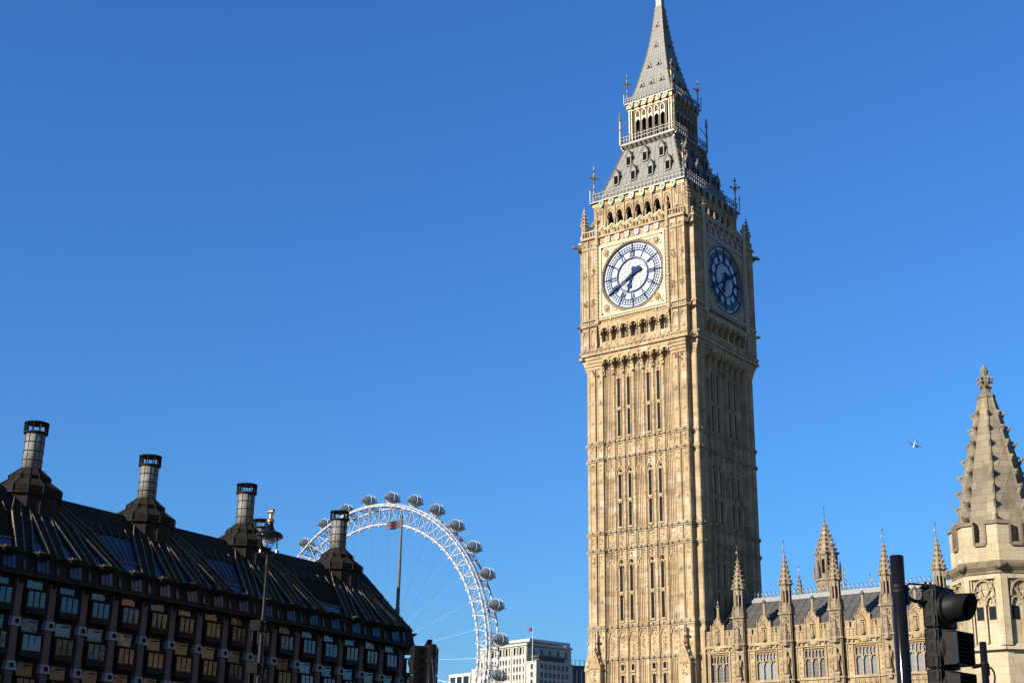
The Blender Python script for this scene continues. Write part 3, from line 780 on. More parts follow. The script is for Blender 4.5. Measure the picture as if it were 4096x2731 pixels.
# ---------------------------------------------------------------- roofs
def square_roof(prof, fr, rib=.035):
    b = MB(); b.sq(prof)
    for k in range(4):
        b.M = rz(k)
        for q in fr:
            for (r0, z0), (r1, z1) in zip(prof[:-1], prof[1:]):
                b.tube((q * r0, -r0 - .01, z0), (q * r1, -r1 - .01, z1), rib, rib, 4)
    b.M = None
    return b
lr = square_roof([(5.15, 64.95), (4.72, 66.3), (3.08, 71.35)], [-1 + i / 7 for i in range(1, 14)], .04)
for k in range(4):     # lapped plates
    lr.M = rz(k)
    for z in [65.6 + .62 * i for i in range(9)]:
        r = 4.72 - (z - 66.3) * .3248
        for i in range(14):
            u = -r + (2 * r) * (i + .5) / 14; w = r / 14
            lr.add([(u - w, -r - .005, z), (u + w, -r - .005, z), (u + w * .5, -r - .04, z - .06), (u, -r - .045, z - .1), (u - w * .5, -r - .04, z - .06)], [(0, 4, 3, 2, 1)])
lr.M = None
lower_roof = lr.build('lower_roof', 'iron_roof', tower)
def curls(prof, n, s):
    b = MB()
    for k in range(1):
        b.M = rz(k)
        for i in range(n):
            t = (i + .5) / n; z = prof[0][1] + (prof[-1][1] - prof[0][1]) * t
            for (r0, z0), (r1, z1) in zip(prof[:-1], prof[1:]):
                if z0 <= z <= z1: r = r0 + (r1 - r0) * (z - z0) / (z1 - z0)
            c = r + s * .35
            b.tube((r, -r, z - s * .4), (c, -c, z), s * .18, s * .16, 4); b.ball((c, -c, z + s * .12), s * .3, 5); b.ball((c + s * .25, -c - s * .25, z - s * .1), s * .16, 4)
        for (r0, z0), (r1, z1) in zip(prof[:-1], prof[1:]): b.tube((r0, -r0, z0), (r1, -r1, z1), .06, .06, 4)
    b.M = None
    return b
cw_ = curls([(4.72, 66.3), (3.08, 71.35)], 8, .36).build('hip_crockets', 'gilt_iron', tower)
for k in range(1, 4): inst(cw_, tower, rz(k))
dm = MB()
dm.cur = 1; dm.box(-.24, .24, -.02, .5, .05, .98)
dm.cur = 0
for s in (-1, 1): dm.box(s * .24, s * .34, -.08, .6, 0, 1.1)
dm.box(-.34, .34, -.1, .3, -.06, .05)
dm.prism([(-.34, 1.0), (.34, 1.0), (0, 1.62)], -.08, .95)
dm.prism([(-.46, .98), (-.36, .98), (0, 1.68), (.36, .98), (.46, .98), (0, 1.84)], -.14, .95)
dm.cur = 2
dm.lathe([(.05, 1.8), (.1, 1.95), (.03, 2.05), (.07, 2.15), (.01, 2.3)], 5, 0, -.05)
for t in (.25, .55, .85):
    for s in (-1, 1): dm.ball((s * .44 * (1 - t), -.12, 1.05 + .8 * t), .08, 5)
for q in range(5): dm.ball((0, .1 + q * .18, 1.84), .07, 4)
def put_list(o, Ms):
    setm(o, Ms[0])
    for M in Ms[1:]: inst(o, tower, M)
dorm = dm.build('dormer', ['dormer_iron', 'dark_opening', 'gilt_iron'], tower)
Ms = []
for k in range(4):
    for z, us in ((66.75, (-3.2, -1.07, 1.07, 3.2)), (68.95, (-2.05, 0, 2.05))):
        for u in us: Ms.append(rz(k) @ T(u, -(4.72 - (z - 66.3) * .3248) - .06, z))
put_list(dorm, Ms)
lg = MB()
lg.sq([(3.08, 71.3), (3.2, 71.42), (3.42, 71.8), (3.42, 71.92), (2.6, 71.95)])
lg.cur = 1
for k in range(4):
    lg.M = rz(k)
    for i in range(12):
        u = -3.2 + i * 6.4 / 11
        lg.tube((u, -3.12, 71.25), (u, -3.48, 71.75), .07, .06, 4); lg.ball((u, -3.5, 71.62), .11, 5)
lg.M = None
lg.build('lantern_gallery', ['cast_iron_grey', 'gilt_iron'], tower)
railing(3.36, 71.95, 72.9, 18).build('lantern_railing', ['cast_iron_grey', 'gilt_iron'], tower)
ln = MB()
LH = 2.72; CW = .78
for k in range(4):
    ln.M = rz(k)
    us = [-2.5 * CW + i * CW for i in range(6)]
    for u in us:
        ln.box(u - .11, u + .11, -LH, -LH + .3, 71.95, 76.2); ln.tube((u, -LH - .06, 71.95), (u, -LH - .06, 76.1), .06, .06, 5)
    for a, b in zip(us[:-1], us[1:]):
        arch_header(ln, a + .1, b - .1, 74.3, 74.85, 75.1, -LH + .02, -LH + .25)
        arch_band(ln, a + .1, b - .1, 75.1, 76.0, .07, -LH, -LH + .2)
        ln.tube(((a + b) / 2, -LH + .1, 75.0), ((a + b) / 2, -LH + .1, 75.9), .04, .04, 4)
        for z in (75.3, 75.65): ln.ball(((a + b) / 2, -LH + .06, z), .11, 5)
        for q in (-1, 1): ln.ball(((a + b) / 2 + q * .18, -LH + .08, 75.2), .08, 5)
    for sx in (-1, 1):
        ln.box(sx * 2.3, sx * LH, -LH + .001, -LH + .3, 71.95, 76.2)
        ln.tube((sx * 2.5, -LH - .05, 71.95), (sx * 2.5, -LH - .05, 76.1), .07, .07, 5); carve(ln, sx * 2.5 - .2, sx * 2.5 + .2, 74.6, 76, -LH, .14, 8, rnd)
    ln.box(-LH, LH, -LH - .06, -LH + .3, 76.0, 76.2)
ln.M = None
ln.build('lantern', 'gilt_iron', tower)
lc = MB(); lc.box(-2.3, 2.3, -2.3, 2.3, 71.96, 76.1)
lc.build('lantern_core', 'dark_opening', tower)
uc = MB(); uc.sq([(2.75, 76.2), (2.9, 76.3), (2.9, 76.74)])
for k in range(4):
    uc.M = rz(k); carve(uc, -2.8, 2.8, 76.3, 76.74, -2.9, .12, 44, rnd, .05, .1)
uc.M = None; uc.cur = 1; uc.sq([(2.94, 76.74), (3.08, 76.8), (3.08, 76.9), (2.9, 76.96)])
uc.build('lantern_cornice', ['gilding', 'cast_iron_grey'], tower)
railing(2.95, 76.95, 77.65, 18).build('spire_railing', ['cast_iron_grey', 'gilt_iron'], tower)
SP = [(2.62, 76.95), (2.36, 78.0), (1.96, 79.5), (1.58, 81.2), (1.22, 82.9), (.92, 84.6), (.66, 86.5), (.48, 88.2), (.37, 89.4)]
sp = square_roof(SP, (-.75, -.5, -.25, 0, .25, .5, .75), .028)
for k in range(4):
    sp.M = rz(k)
    for z in [77.4 + .5 * i for i in range(23)]:
        for (r0, z0), (r1, z1) in zip(SP[:-1], SP[1:]):
            if z0 <= z <= z1: r = r0 + (r1 - r0) * (z - z0) / (z1 - z0)
        for i in range(8):
            u = -r + 2 * r * (i + .5) / 8; w = r / 8
            sp.add([(u - w, -r - .004, z), (u + w, -r - .004, z), (u + w * .5, -r - .028, z - .05), (u, -r - .032, z - .09), (u - w * .5, -r - .028, z - .05)], [(0, 4, 3, 2, 1)])
sp.M = None
sp.build('spire', 'iron_roof', tower)
cw_ = curls(SP, 19, .24).build('spire_crockets', 'gilt_iron', tower)
for k in range(1, 4): inst(cw_, tower, rz(k))
lu = MB(); lu.cur = 0
lu.prism([(-.26, 0), (.26, 0), (0, .5)], -.12, .5); lu.cur = 1
lu.prism([(-.17, .02), (.17, .02), (0, .36)], -.14, -.11); lu.cur = 2
for s in (-1, 1):
    lu.tube((s * .28, -.14, 0), (0, -.14, .55), .04, .04, 4); lu.ball((s * .16, -.16, .32), .07, 4); lu.ball((s * .28, -.15, .05), .07, 4)
lu.lathe([(.04, .5), (.09, .62), (.03, .7), (.01, .95)], 5, 0, -.12)
lucar = lu.build('lucarne', ['iron_roof', 'dark_opening', 'gilt_iron'], tower)
Ms = []
def spr(z):
    for (r0, z0), (r1, z1) in zip(SP[:-1], SP[1:]):
        if z0 <= z <= z1: return r0 + (r1 - r0) * (z - z0) / (z1 - z0)
for k in range(4):
    for z, us in ((78.9, (-1.25, 0, 1.25)), (81.3, (-.62, .62)), (84.0, (0,)), (86.7, (0,))):
        sc = 1 if z < 83 else .85
        for u in us: Ms.append(rz(k) @ T(u, -spr(z) + .02, z) @ Matrix.Scale(sc, 4))
put_list(lucar, Ms)
fn = MB(); fn.sq([(.4, 89.35), (.36, 89.6), (.33, 90.2), (.36, 90.6), (.72, 90.95), (.75, 91.05), (.3, 91.3)])
for k in range(8):
    t = 2 * pi * k / 8; fn.ball((.75 * cos(t), .75 * sin(t), 91.05), .14, 5)
fn.lathe([(.2, 91.3), (.12, 92.2), (.3, 92.5), (.45, 92.9), (.3, 93.3), (.1, 93.6), (.06, 96.2), (.01, 96.4)], 8)
fn.box(-.55, .55, -.06, .06, 95.1, 95.25)
fn.build('spire_finial', 'gilt_iron', tower)
# stone pinnacles with flying struts at the corners
cp = MB()
cp.lathe([(.34, 60.2), (.34, 62.0), (.42, 62.1), (.42, 62.3), (.28, 62.35)], 8)
crocket_spire(cp, 0, 0, 62.3, 64.0, .27, .05, 8, 4, .22, 0, .07)
for i in range(8):
    t = 2 * pi * i / 8; cp.ball((.4 * cos(t), .4 * sin(t), 62.2), .1, 5)
for a, b in (((-.2, .2, 61.5), (-.75, .75, 62.7)), ((-.2, .2, 61.3), (-.5, .5, 62.0)), ((-.5, .5, 62.0), (-.78, .78, 62.4))): cp.tube(a, b, .11, .11, 6)
cpin = cp.build('corner_pinnacle', 'tower_stone', tower)
put_list(cpin, [rz(k) @ T(6.25, -6.25, 0) for k in range(4)])
gf = MB(); gf.cur = 0
gf.tube((0, 0, 0), (0, 0, 4.2), .07, .045, 6); gf.lathe([(.12, 1.4), (.14, 1.5), (.07, 1.6)], 6); gf.tube((0, 0, 1.2), (-.75, .75, 1.2), .03, .03, 4)
gf.cur = 1
gf.lathe([(.05, 2.0), (.12, 2.6), (.2, 2.75), (.06, 2.9)], 6)
for i in range(4):
    t = pi / 4 + pi / 2 * i
    gf.tube((0, 0, 2.75), (.42 * cos(t), .42 * sin(t), 2.85), .09, .05, 5); gf.ball((.46 * cos(t), .46 * sin(t), 2.9), .13, 5)
gf.lathe([(.04, 3.5), (.16, 3.62), (.16, 3.68), (.04, 3.8)], 6)
gf.cur = 0
gf.tube((.3, -.3, -.0), (.3, -.3, 1.4), .05, .05, 5); gf.cur = 1; gf.lathe([(.06, 1.3), (.09, 1.5), (.01, 1.9)], 5, .3, -.3)
gfin = gf.build('gilded_finial', ['cast_iron_grey', 'gilding'], tower)
Ms = [rz(k) @ T(5.5, -5.5, 65.0) for k in range(4)] + [rz(k) @ T(2.82, -2.82, 76.95) @ Matrix.Diagonal((.85, .85, .88, 1)) for k in range(4)]
put_list(gfin, Ms)
gq = MB(); gq.tube((0, 0, 0), (0, 0, 3.0), .11, .09, 6); gq.lathe([(.15, 1.7), (.17, 1.8), (.1, 1.9)], 6); gq.lathe([(.1, 2.9), (.2, 3.0), (.12, 3.2), (.17, 3.4), (.08, 3.6), (.12, 3.7), (.01, 4.1)], 6)
gq.tube((-.05, .05, 1.9), (-.55, .55, 2.9), .05, .05, 4)
gpin = gq.build('lantern_pinnacle', 'gilt_iron', tower)
put_list(gpin, [rz(k) @ T(3.42, -3.42, 71.9) for k in range(4)])
gg = MB()
gg.hexa([(-.5, -.2, -.25), (-.2, -.5, -.25), (.1, -.1, -.15), (-.1, .1, -.15), (-.5, -.2, .2), (-.2, -.5, .2), (.1, -.1, .2), (-.1, .1, .2)])
gg.M = Matrix.Rotation(-pi / 4, 4, 'Z')
gg.tube((-.4, 0, -.05), (.55, 0, .08), .2, .15, 6); gg.ball((.65, 0, .13), .19, 6, 1.3, 1, 1); gg.tube((.7, 0, .1), (.95, 0, .02), .1, .08, 5)
gg.tube((-.2, -.1, -.1), (.3, -.18, -.25), .09, .06, 5); gg.tube((-.2, .1, -.1), (.3, .18, -.25), .09, .06, 5); gg.ball((.5, .12, .3), .07, 4); gg.ball((.5, -.12, .3), .07, 4)
gg.M = None
garg = gg.build('gargoyle', 'weathered_stone', tower)
put_list(garg, [rz(k) @ T(6.55, -6.55, 59.55) for k in range(4)] + [rz(k) @ T(6.5, -6.5, 50.7) @ Matrix.Scale(.7, 4) for k in range(4)] + [rz(k) @ T(6.35, -6.35, 47.6) @ Matrix.Scale(.6, 4) for k in range(4)])

# ================================================================== GROUND
def sheet(name, pts, z, mat):
    b = MB(); n = len(pts); b.add([(x, y, z) for x, y in pts], [tuple(range(n))])
    o = b.build(name, mat); o['kind'] = 'structure'; return o
sheet('ground', [(-9000, -9000), (9000, -9000), (9000, 9000), (-9000, 9000)], 0.0, 'earth')
sheet('road', [(-60, -6), (60, -6), (60, 9.0), (8.6, 9.0), (96, 128), (82, 138), (-7.4, 9.0), (-60, 9.0)], 0.004, 'asphalt')
kb = MB(); kb.prism([(-1, 0.0), (1, 0), (1, .12), (-1, .12)], 0, 1) if False else None
kb = MB()
def slab(b, pts, z0, z1):
    n = len(pts); b.add([(x, y, z0) for x, y in pts] + [(x, y, z1) for x, y in pts], [tuple(range(n - 1, -1, -1)), tuple(range(n, 2 * n))] + [(i, (i + 1) % n, n + (i + 1) % n, n + i) for i in range(n)])
slab(kb, [(9.2, 9.2), (60, 9.2), (150, 128), (97, 128.4)], 0.008, .13); slab(kb, [(-60, 9.2), (-8.0, 9.2), (81, 138), (20, 150)], 0.008, .13); slab(kb, [(-60, -2.4), (60, -2.4), (60, 6.0), (-60, 6.0)], 0.008, .13)
pv = kb.build('pavement', 'paving'); pv['kind'] = 'structure'

# ================================================================== DARK BRONZE OFFICE BUILDING
OB = 0.5827535717
NX, NY = cos(OB), -sin(OB)
CO = -94.5
office = thing('office_building', 'dark bronze office building with big round roof chimneys and ribbed mansard roof', 'building')
office.matrix_world = T(NX * CO, NY * CO, 0) @ Matrix.Rotation(pi / 2 - OB, 4, 'Z')
# local frame: x along the street front, y into the building, z up
X0, X1 = 55.0, 124.7
NODE = [16.15, 12.78, 9.41, 6.04]
BAY = 3.3; PX = [73.6 + BAY * k for k in range(-5, 16)]
wl_ = MB()
wl_.box(X0, X1, .5, 14, 0, 19.7)
wl_.add([(X1 - .01, .5, 0), (X1 + 4.2, 4.7, 0), (X1 + 4.2, 14, 0), (X1 - .01, 14, 0), (X1 - .01, .5, 19.7), (X1 + 4.2, 4.7, 19.7), (X1 + 4.2, 14, 19.7), (X1 - .01, 14, 19.7)], [(0, 3, 2, 1), (4, 5, 6, 7), (0, 1, 5, 4), (1, 2, 6, 5), (2, 3, 7, 6), (3, 0, 4, 7)])
for x in PX:
    for s in (-1, 1): wl_.box(x + s * .42, x + s * .74, .12, .55, 0, 19.6)
    for zn in NODE:
        wl_.box(x + .72, x + BAY - .72, .34, .55, zn - .75, zn + 1.0)
        for q in range(5): wl_.box(x + .74, x + BAY - .74, .26, .4, zn + .42 + q * .13, zn + .5 + q * .13)
wl_.build('wall', 'bronze_wall', office)
pr = MB()
zs_l = [0, 6.04 - .4, 9.41 - .4, 12.78 - .4, 16.15 - .4, 19.45]
for a, (z0, z1) in enumerate(zip(zs_l[:-1], zs_l[1:])):
    w0 = .42 - a * .02; w1 = w0 - .02
    pr.hexa([(-w0, -.22, z0), (w0, -.22, z0), (w0, .6, z0), (-w0, .6, z0), (-w1, -.2, z1), (w1, -.2, z1), (w1, .6, z1), (-w1, .6, z1)])
p0 = pr.build('pier', 'pier_stone', office); setm(p0, T(PX[0], 0, 0))
for x in PX[1:]: inst(p0, office, T(x, 0, 0))
nb = MB()
nb.hexa([(-.5, -.4, -.36), (.5, -.4, -.36), (.5, .3, -.36), (-.5, .3, -.36), (-.38, -.34, .34), (.38, -.34, .34), (.38, .3, .34), (-.38, .3, .34)])
nb.M = Matrix.Rotation(pi / 2, 4, 'X') ; nb.lathe([(.24, .34), (.24, .41), (.2, .42)], 16); nb.cur = 1; nb.lathe([(.19, .3), (.19, .47)], 14); nb.M = None
n0 = nb.build('granite_bracket', ['pale_granite', 'dark_opening'], office)
first = True
for zn in NODE[:3]:
    for x in PX:
        M = T(x, 0, zn)
        if first: setm(n0, M); first = False
        else: inst(n0, office, M)
# windows: recessed upper pane, jutting three-light box below a hood
wf = MB()
wf.box(-.98, .98, -.42, .5, 1.05, 1.26); wf.box(-.98, .98, -.42, .5, 2.46, 2.55)
for s in (-1, 1): wf.box(s * .87, s * .98, -.415, .5, 1.25, 2.47)
for u in (-.29, .29): wf.box(u - .035, u + .035, -.40, -.3, 1.26, 2.46)
wf.box(-1.1, 1.1, -.6, .4, 2.56, 2.63)
wf.hexa([(-1.03, -.5, .74), (1.03, -.5, .74), (1.03, .4, .74), (-1.03, .4, .74), (-.98, -.44, 1.05), (.98, -.44, 1.05), (.98, .4, 1.05), (-.98, .4, 1.05)])
for s in (-1, 1): wf.box(s * .82, s * .92, .0, .5, 2.64, 3.76)
wf.box(-.82, .82, .0, .5, 3.72, 3.82); wf.box(-.1, .55, -.05, .09, 3.5, 3.58)
w0 = wf.build('window', 'bronze_wall', office)
gl = MB(); gl.box(-.88, .88, -.36, -.33, 1.25, 2.47); g1 = gl.build('pane', 'office_glass', w0)
gl = MB(); gl.box(-.82, .82, .1, .13, 2.66, 3.72); g2 = gl.build('pane', 'office_glass', w0)
rq = random.Random(5)
setm(w0, T(PX[0] + BAY / 2, 0, NODE[0]))
for zn in NODE[:3]:
    for x in PX:
        if (zn, x) == (NODE[0], PX[0]) or x > 123: continue
        wi_ = inst(w0, office, T(x + BAY / 2, 0, zn))
        for g_ in wi_.children: g_.matrix_local = T(0, 0, 2.5) @ Matrix.Rotation(rq.gauss(0, .014), 4, 'Z') @ Matrix.Rotation(rq.gauss(0, .012), 4, 'X') @ T(0, 0, -2.5)     # random tilts added to vary the reflections from bay to bay
for zn in NODE[:3]:
    inst(w0, office, T(X1 + 1.5, 2.0, zn) @ Matrix.Rotation(pi / 4, 4, 'Z'))
# eaves, attic and roof
ev = MB()
ev.box(X0, X1 + .5, -1.1, -.85, 19.62, 19.84); ev.box(X0, X1 + .4, -.86, .6, 19.7, 19.78)
for x in PX:
    ev.tube((x, -.1, 19.0), (x, -1.0, 19.6), .07, .05, 6); ev.ball((x, -.28, 19.3), .2, 6); ev.tube((x + .2, -.2, 19.5), (x + 1.5, -1.3, 19.3), .05, .05, 5)
ev.add([(X1 + .5, -1.1, 19.62), (X1 + 4.9, 3.2, 19.62), (X1 + 4.5, 4.8, 19.62), (X1 + .1, .5, 19.62), (X1 + .5, -1.1, 19.84), (X1 + 4.9, 3.2, 19.84), (X1 + 4.5, 4.8, 19.84), (X1 + .1, .5, 19.84)], [(0, 3, 2, 1), (4, 5, 6, 7), (0, 1, 5, 4), (1, 2, 6, 5), (2, 3, 7, 6), (3, 0, 4, 7)])
ev.build('eaves', 'bronze', office)
at_ = MB()
ZR0, ZR1, YR0, YR1 = 21.45, 27.65, -.35, 5.5
at_.hexa([(X0, -.7, 19.78), (X1 + .2, -.7, 19.78), (X1 + .2, 9, 19.78), (X0, 9, 19.78), (X0, -.3, ZR0), (X1, -.3, ZR0), (X1, 9, ZR0), (X0, 9, ZR0)])
at_.hexa([(X1 + .19, -.7, 19.78), (X1 + 4.6, 3.6, 19.78), (X1 + 4.6, 9, 19.78), (X1 + .19, 9, 19.78), (X1 - .01, -.3, ZR0), (X1 + 4.2, 3.9, ZR0), (X1 + 4.2, 9, ZR0), (X1 - .01, 9, ZR0)])
for x in PX:
    for q in range(1, 3): at_.box(x - .8, x + .8, -.66 + q * .1, -.3, 19.78 + q * .55, 19.8 + q * .55)
at_.build('attic_wall', 'bronze', office)
aw = MB(); aw.hexa([(-.72, -.74, .1), (.72, -.74, .1), (.72, -.3, .1), (-.72, -.3, .1), (-.72, -.44, 1.5), (.72, -.44, 1.5), (.72, 0, 1.5), (-.72, 0, 1.5)])
a0 = aw.build('attic_window', 'bronze_wall', office)
for j, u in enumerate((-.42, 0, .42)):
    g = MB(); g.hexa([(u - .17, -.76, .3), (u + .17, -.76, .3), (u + .17, -.7, .3), (u - .17, -.7, .3), (u - .17, -.53, 1.35), (u + .17, -.53, 1.35), (u + .17, -.47, 1.35), (u - .17, -.47, 1.35)])
    g.build('pane', 'roof_glass', a0)
setm(a0, T(PX[0] + BAY / 2, 0, 19.78))
for x in PX[1:-1]: inst(a0, office, T(x + BAY / 2, 0, 19.78))
sl = MB(); sl.hexa([(-.13, -.73, .3), (.13, -.73, .3), (.13, -.4, .3), (-.13, -.4, .3), (-.13, -.5, 1.3), (.13, -.5, 1.3), (.13, -.2, 1.3), (-.13, -.2, 1.3)])
s0 = sl.build('slit_window', 'block_glass', office); setm(s0, T(PX[0] - .15, 0, 19.78))
for x in PX[1:]: inst(s0, office, T(x - .15, 0, 19.78))
cn = MB(); cn.box(-.8, .95, -1.45, -.1, 0, .1); cn.box(-.82, -.74, -1.47, -.2, -.02, .13); cn.hexa([(-.6, -1.1, -.25), (.7, -1.1, -.25), (.7, -.2, -.5), (-.6, -.2, -.5), (-.75, -1.4, 0), (.9, -1.4, 0), (.9, -.2, 0), (-.75, -.2, 0)])
c0 = cn.build('canopy', 'bronze', office)
lp = MB(); lp.box(-.86, -.3, -1.5, -1.44, .0, .14); lp.build('canopy_lip', 'bronze_sunlit', c0)  # paler bronze paints the lit left edge of the canopy
setm(c0, T(PX[0] + BAY / 2 - .35, 0, ZR0 + .02))
for x in PX[1:-1]: inst(c0, office, T(x + BAY / 2 - .35, 0, ZR0 + .02))
inst(c0, office, T(X1 + 1.7, 1.9, ZR0 - .1) @ Matrix.Rotation(pi / 4, 4, 'Z') @ T(0, .3, 0))
XR = X1 - 1.6
rf = MB()
rf.add([(X0, YR0, ZR0), (X1, YR0, ZR0), (XR, YR1, ZR1), (X0, YR1, ZR1), (X1 + 4.2, 3.9, ZR0), (X1 + 2.2, 9.5, ZR1), (X0, 14, ZR1), (X1 + 2.2, 14, ZR1), (X1 + 4.2, 14, ZR0), (X0, 14, ZR0)],
       [(0, 1, 2, 3), (1, 4, 5, 2), (3, 2, 5, 7, 6), (4, 8, 7, 5), (0, 3, 6, 9), (6, 7, 8, 9), (0, 9, 8, 4, 1)])
sv = Vector((0, YR1 - YR0, ZR1 - ZR0)); SL = sv.length; sv.normalize(); nv = Vector((0, -sv.z, sv.y))
def rp_(x, s, o): 
    p = Vector((x, YR0, ZR0)) + sv * (s * SL) + nv * o; return (p.x, p.y, p.z)
def strip(b, xa, sa, xb, sb, w, o0, o1, w2=None):
    w2 = w if w2 is None else w2
    b.hexa([rp_(xa - w, sa, o0), rp_(xa + w, sa, o0), rp_(xb + w2, sb, o0), rp_(xb - w2, sb, o0), rp_(xa - w, sa, o1), rp_(xa + w, sa, o1), rp_(xb + w2, sb, o1), rp_(xb - w2, sb, o1)])
CHX = [77.7, 90.9, 104.0, 118.6]
rf.build('roof', 'louvre', office)
dc = MB(); rb_ = MB(); FXL = []
class FX_:
    def hexa(s, p):
        q = MB(); q.hexa(p); FXL.append(q)
fx = FX_()
# plain plated band under the ridge, then bands of plates fanning down from each chimney
ST = .58
def slab_(b, xa0, xa1, sa, xb0, xb1, sb_, o0, o1):
    b.hexa([rp_(xa0, sa, o0), rp_(xa1, sa, o0), rp_(xb1, sb_, o0), rp_(xb0, sb_, o0), rp_(xa0, sa, o1), rp_(xa1, sa, o1), rp_(xb1, sb_, o1), rp_(xb0, sb_, o1)])
slab_(dc, X0, XR + .6, ST + .005, X0, XR, 1.0, -.05, .2)
for s in (.68, .78, .88): slab_(dc, X0, XR + .2, s, X0, XR + .2, s + .005, .19, .225)
bandtops = {}
for c in [64.5] + CHX:
    EE = [c + .5 + q for q in (-4.95, -1.65, 1.65, 4.95)]; TT = [c + .6 + q for q in (-3.1, -1.05, 1.05, 3.1)]
    if c > 115: EE[3] = 123.3; TT[3] = 121.2
    bandtops[c] = (EE, TT)
    for e, t in zip(EE, TT):
        if e < X0: continue
        wb, wt = .86, 1.0
        slab_(dc, e - wb, e + wb, -.02, t - wt, t + wt, ST + .01, -.03, .26)
        for q in (-1, 0, 1):
            hgt = .42 if q == -1 else (.38 if q == 1 else .34)
            strip(rb_, e + q * wb * .96, -.02, t + q * wt * .96, ST + .01, .05, .2, hgt, .045)
            xt = t + q * wt * .96; xu = c + .3 + (xt - c - .3) * .55
            strip(rb_, xt, ST + .01, xu, .93, .04, .15, .30 if q else .26, .035)
        for q in range(8):
            s = .04 + q * .072; f = s / ST
            xx = e + (t - e) * f; w = wb + (wt - wb) * f
            slab_(dc, xx - w, xx + w, s, xx - w, xx + w, s + .005, .22, .285)
    for (e0, e1), (t0, t1) in zip(zip(EE[:-1], EE[1:]), zip(TT[:-1], TT[1:])):
        if e0 < X0: continue
        l0, r0, l1, r1 = e0 + .9, e1 - .9, t0 + 1.0, t1 - 1.0
        f = .3; slab_(fx, l0, r0, .01, l0 + (l1 - l0) * f, r0 + (r1 - r0) * f, f * ST, .0, .06)
    # plain ribs between the fans
for c0_, c1_ in zip([64.5] + CHX[:-1], CHX):
    (EA, TA), (EB, TB) = bandtops[c0_], bandtops[c1_]
    l0, r0, l1, r1 = EA[3] + .9, EB[0] - .9, TA[3] + 1.03, TB[0] - 1.03
    glazed = c0_ in (77.7, 90.9)
    lf = lambda p, q, f: p + (q - p) * f
    if glazed:
        slab_(fx, l0, r0, .0, l1, r1, ST, .0, .07)
        for q in range(1, 6):
            f = q / 6; strip(rb_, lf(lf(l0, l1, .3), lf(r0, r1, .3), f), .3 * ST, lf(l1, r1, f), ST, .022, .05, .17)
    else:
        slab_(fx, l0, r0, .01, lf(l0, l1, .28), lf(r0, r1, .28), .28 * ST, .0, .07)
        for q in range(14):
            f = .32 + q * .048; slab_(dc, lf(l0, l1, f), lf(r0, r1, f), f * ST, lf(l0, l1, f), lf(r0, r1, f), f * ST + .008, .02, .07)
    slab_(rb_, lf(l0, l1, .28), lf(r0, r1, .28), .28 * ST, lf(l0, l1, .31), lf(r0, r1, .31), .31 * ST, .05, .16)
    for q in range(5):
        x = lf(l1, r1, (q + .5) / 5); strip(rb_, x, ST, x + .15, ST + .14, .022, .19, .27)
# ribs down the hip and the short end slope
rb_.tube((X1, YR0, ZR0), (XR, YR1, ZR1), .13, .13, 5)
for q in range(7):
    t = (q + .5) / 7; rb_.tube((X1 - 1.6 * t - .05, YR0 + (YR1 - YR0) * t, ZR0 + (ZR1 - ZR0) * t + .1), (X1 - 1.6 * t + .25, YR0 + (YR1 - YR0) * t + .1, ZR0 + (ZR1 - ZR0) * t + .12), .12, .12, 4)
for q in range(1, 5):
    t = q / 5; rb_.tube((X1 + 4.2 * t, YR0 + 4.25 * t, ZR0), (XR + 3.8 * t, YR1 + 4.6 * t, ZR1), .09, .09, 4)
dc.build('roof_duct', 'bronze', office); rb_.build('roof_rib', 'bronze_sunlit', office); [q.build('roof_light', 'roof_glass', office) for q in FXL]
# chimneys
def chimney():
    b = MB(); n = 14
    f = 1.12          # flared louvred base
    b.lathe([(3.0 * f, 25.2), (3.0 * f, 27.62)], n); b.lathe([(3.16 * f, 27.6), (3.34 * f, 27.64), (3.34 * f, 27.74)], n)
    b.lathe([(3.26 * f, 27.7), (3.26 * f, 28.3), (3.32 * f, 28.33), (2.1 * f, 29.06)], n); b.lathe([(2.0 * f, 29.04), (2.0 * f, 29.4), (2.08 * f, 29.42), (1.22, 30.14), (1.22, 30.2)], n)
    for r, z0, nn in ((3.26 * f, 27.74, 5), (2.0 * f, 29.08, 3)):
        for q in range(nn): b.lathe([(r - .02, z0 + q * .11), (r + .05, z0 + q * .11 + .02), (r - .02, z0 + q * .11 + .06)], n, cap=False)
    for i in range(n):
        t = 2 * pi * i / n; c, s = cos(t), sin(t)
        for (ra, za), (rb, zb), w in (((3.34 * f, 27.64), (3.35 * f, 28.33), .06), ((3.35 * f, 28.33), (2.1 * f, 29.08), .05), ((2.08 * f, 29.04), (2.1 * f, 29.42), .05), ((2.1 * f, 29.42), (1.22, 30.15), .04), ((3.02 * f, 25.2), (3.02 * f, 27.6), .07)):
            b.tube((ra * c, ra * s, za), (rb * c, rb * s, zb), w, w, 4)
    return b
ch = chimney().build('chimney', 'bronze', office)
fl = MB(); fl.smooth = True
fl.lathe([(1.1, 30.1), (1.1, 33.3)], 28)
flue = fl.build('flue', 'flue_zinc', ch) if 'flue_zinc' in MATS else None
bd = MB()
for z in (30.14, 30.9, 31.7, 32.5, 33.28): bd.lathe([(1.09, z - .035), (1.15, z - .035), (1.15, z + .035), (1.09, z + .035)], 28, cap=False)
for i in range(10):
    t = 2 * pi * (i + .5) / 10; bd.tube((1.11 * cos(t), 1.11 * sin(t), 30.1), (1.11 * cos(t), 1.11 * sin(t), 33.3), .035, .035, 4)
bd.build('flue_band', 'bronze', ch)
cw = MB()
cw.lathe([(1.1, 33.26), (1.36, 33.3), (1.36, 33.42), (1.22, 33.44), (1.0, 33.34)], 28, cap=False)
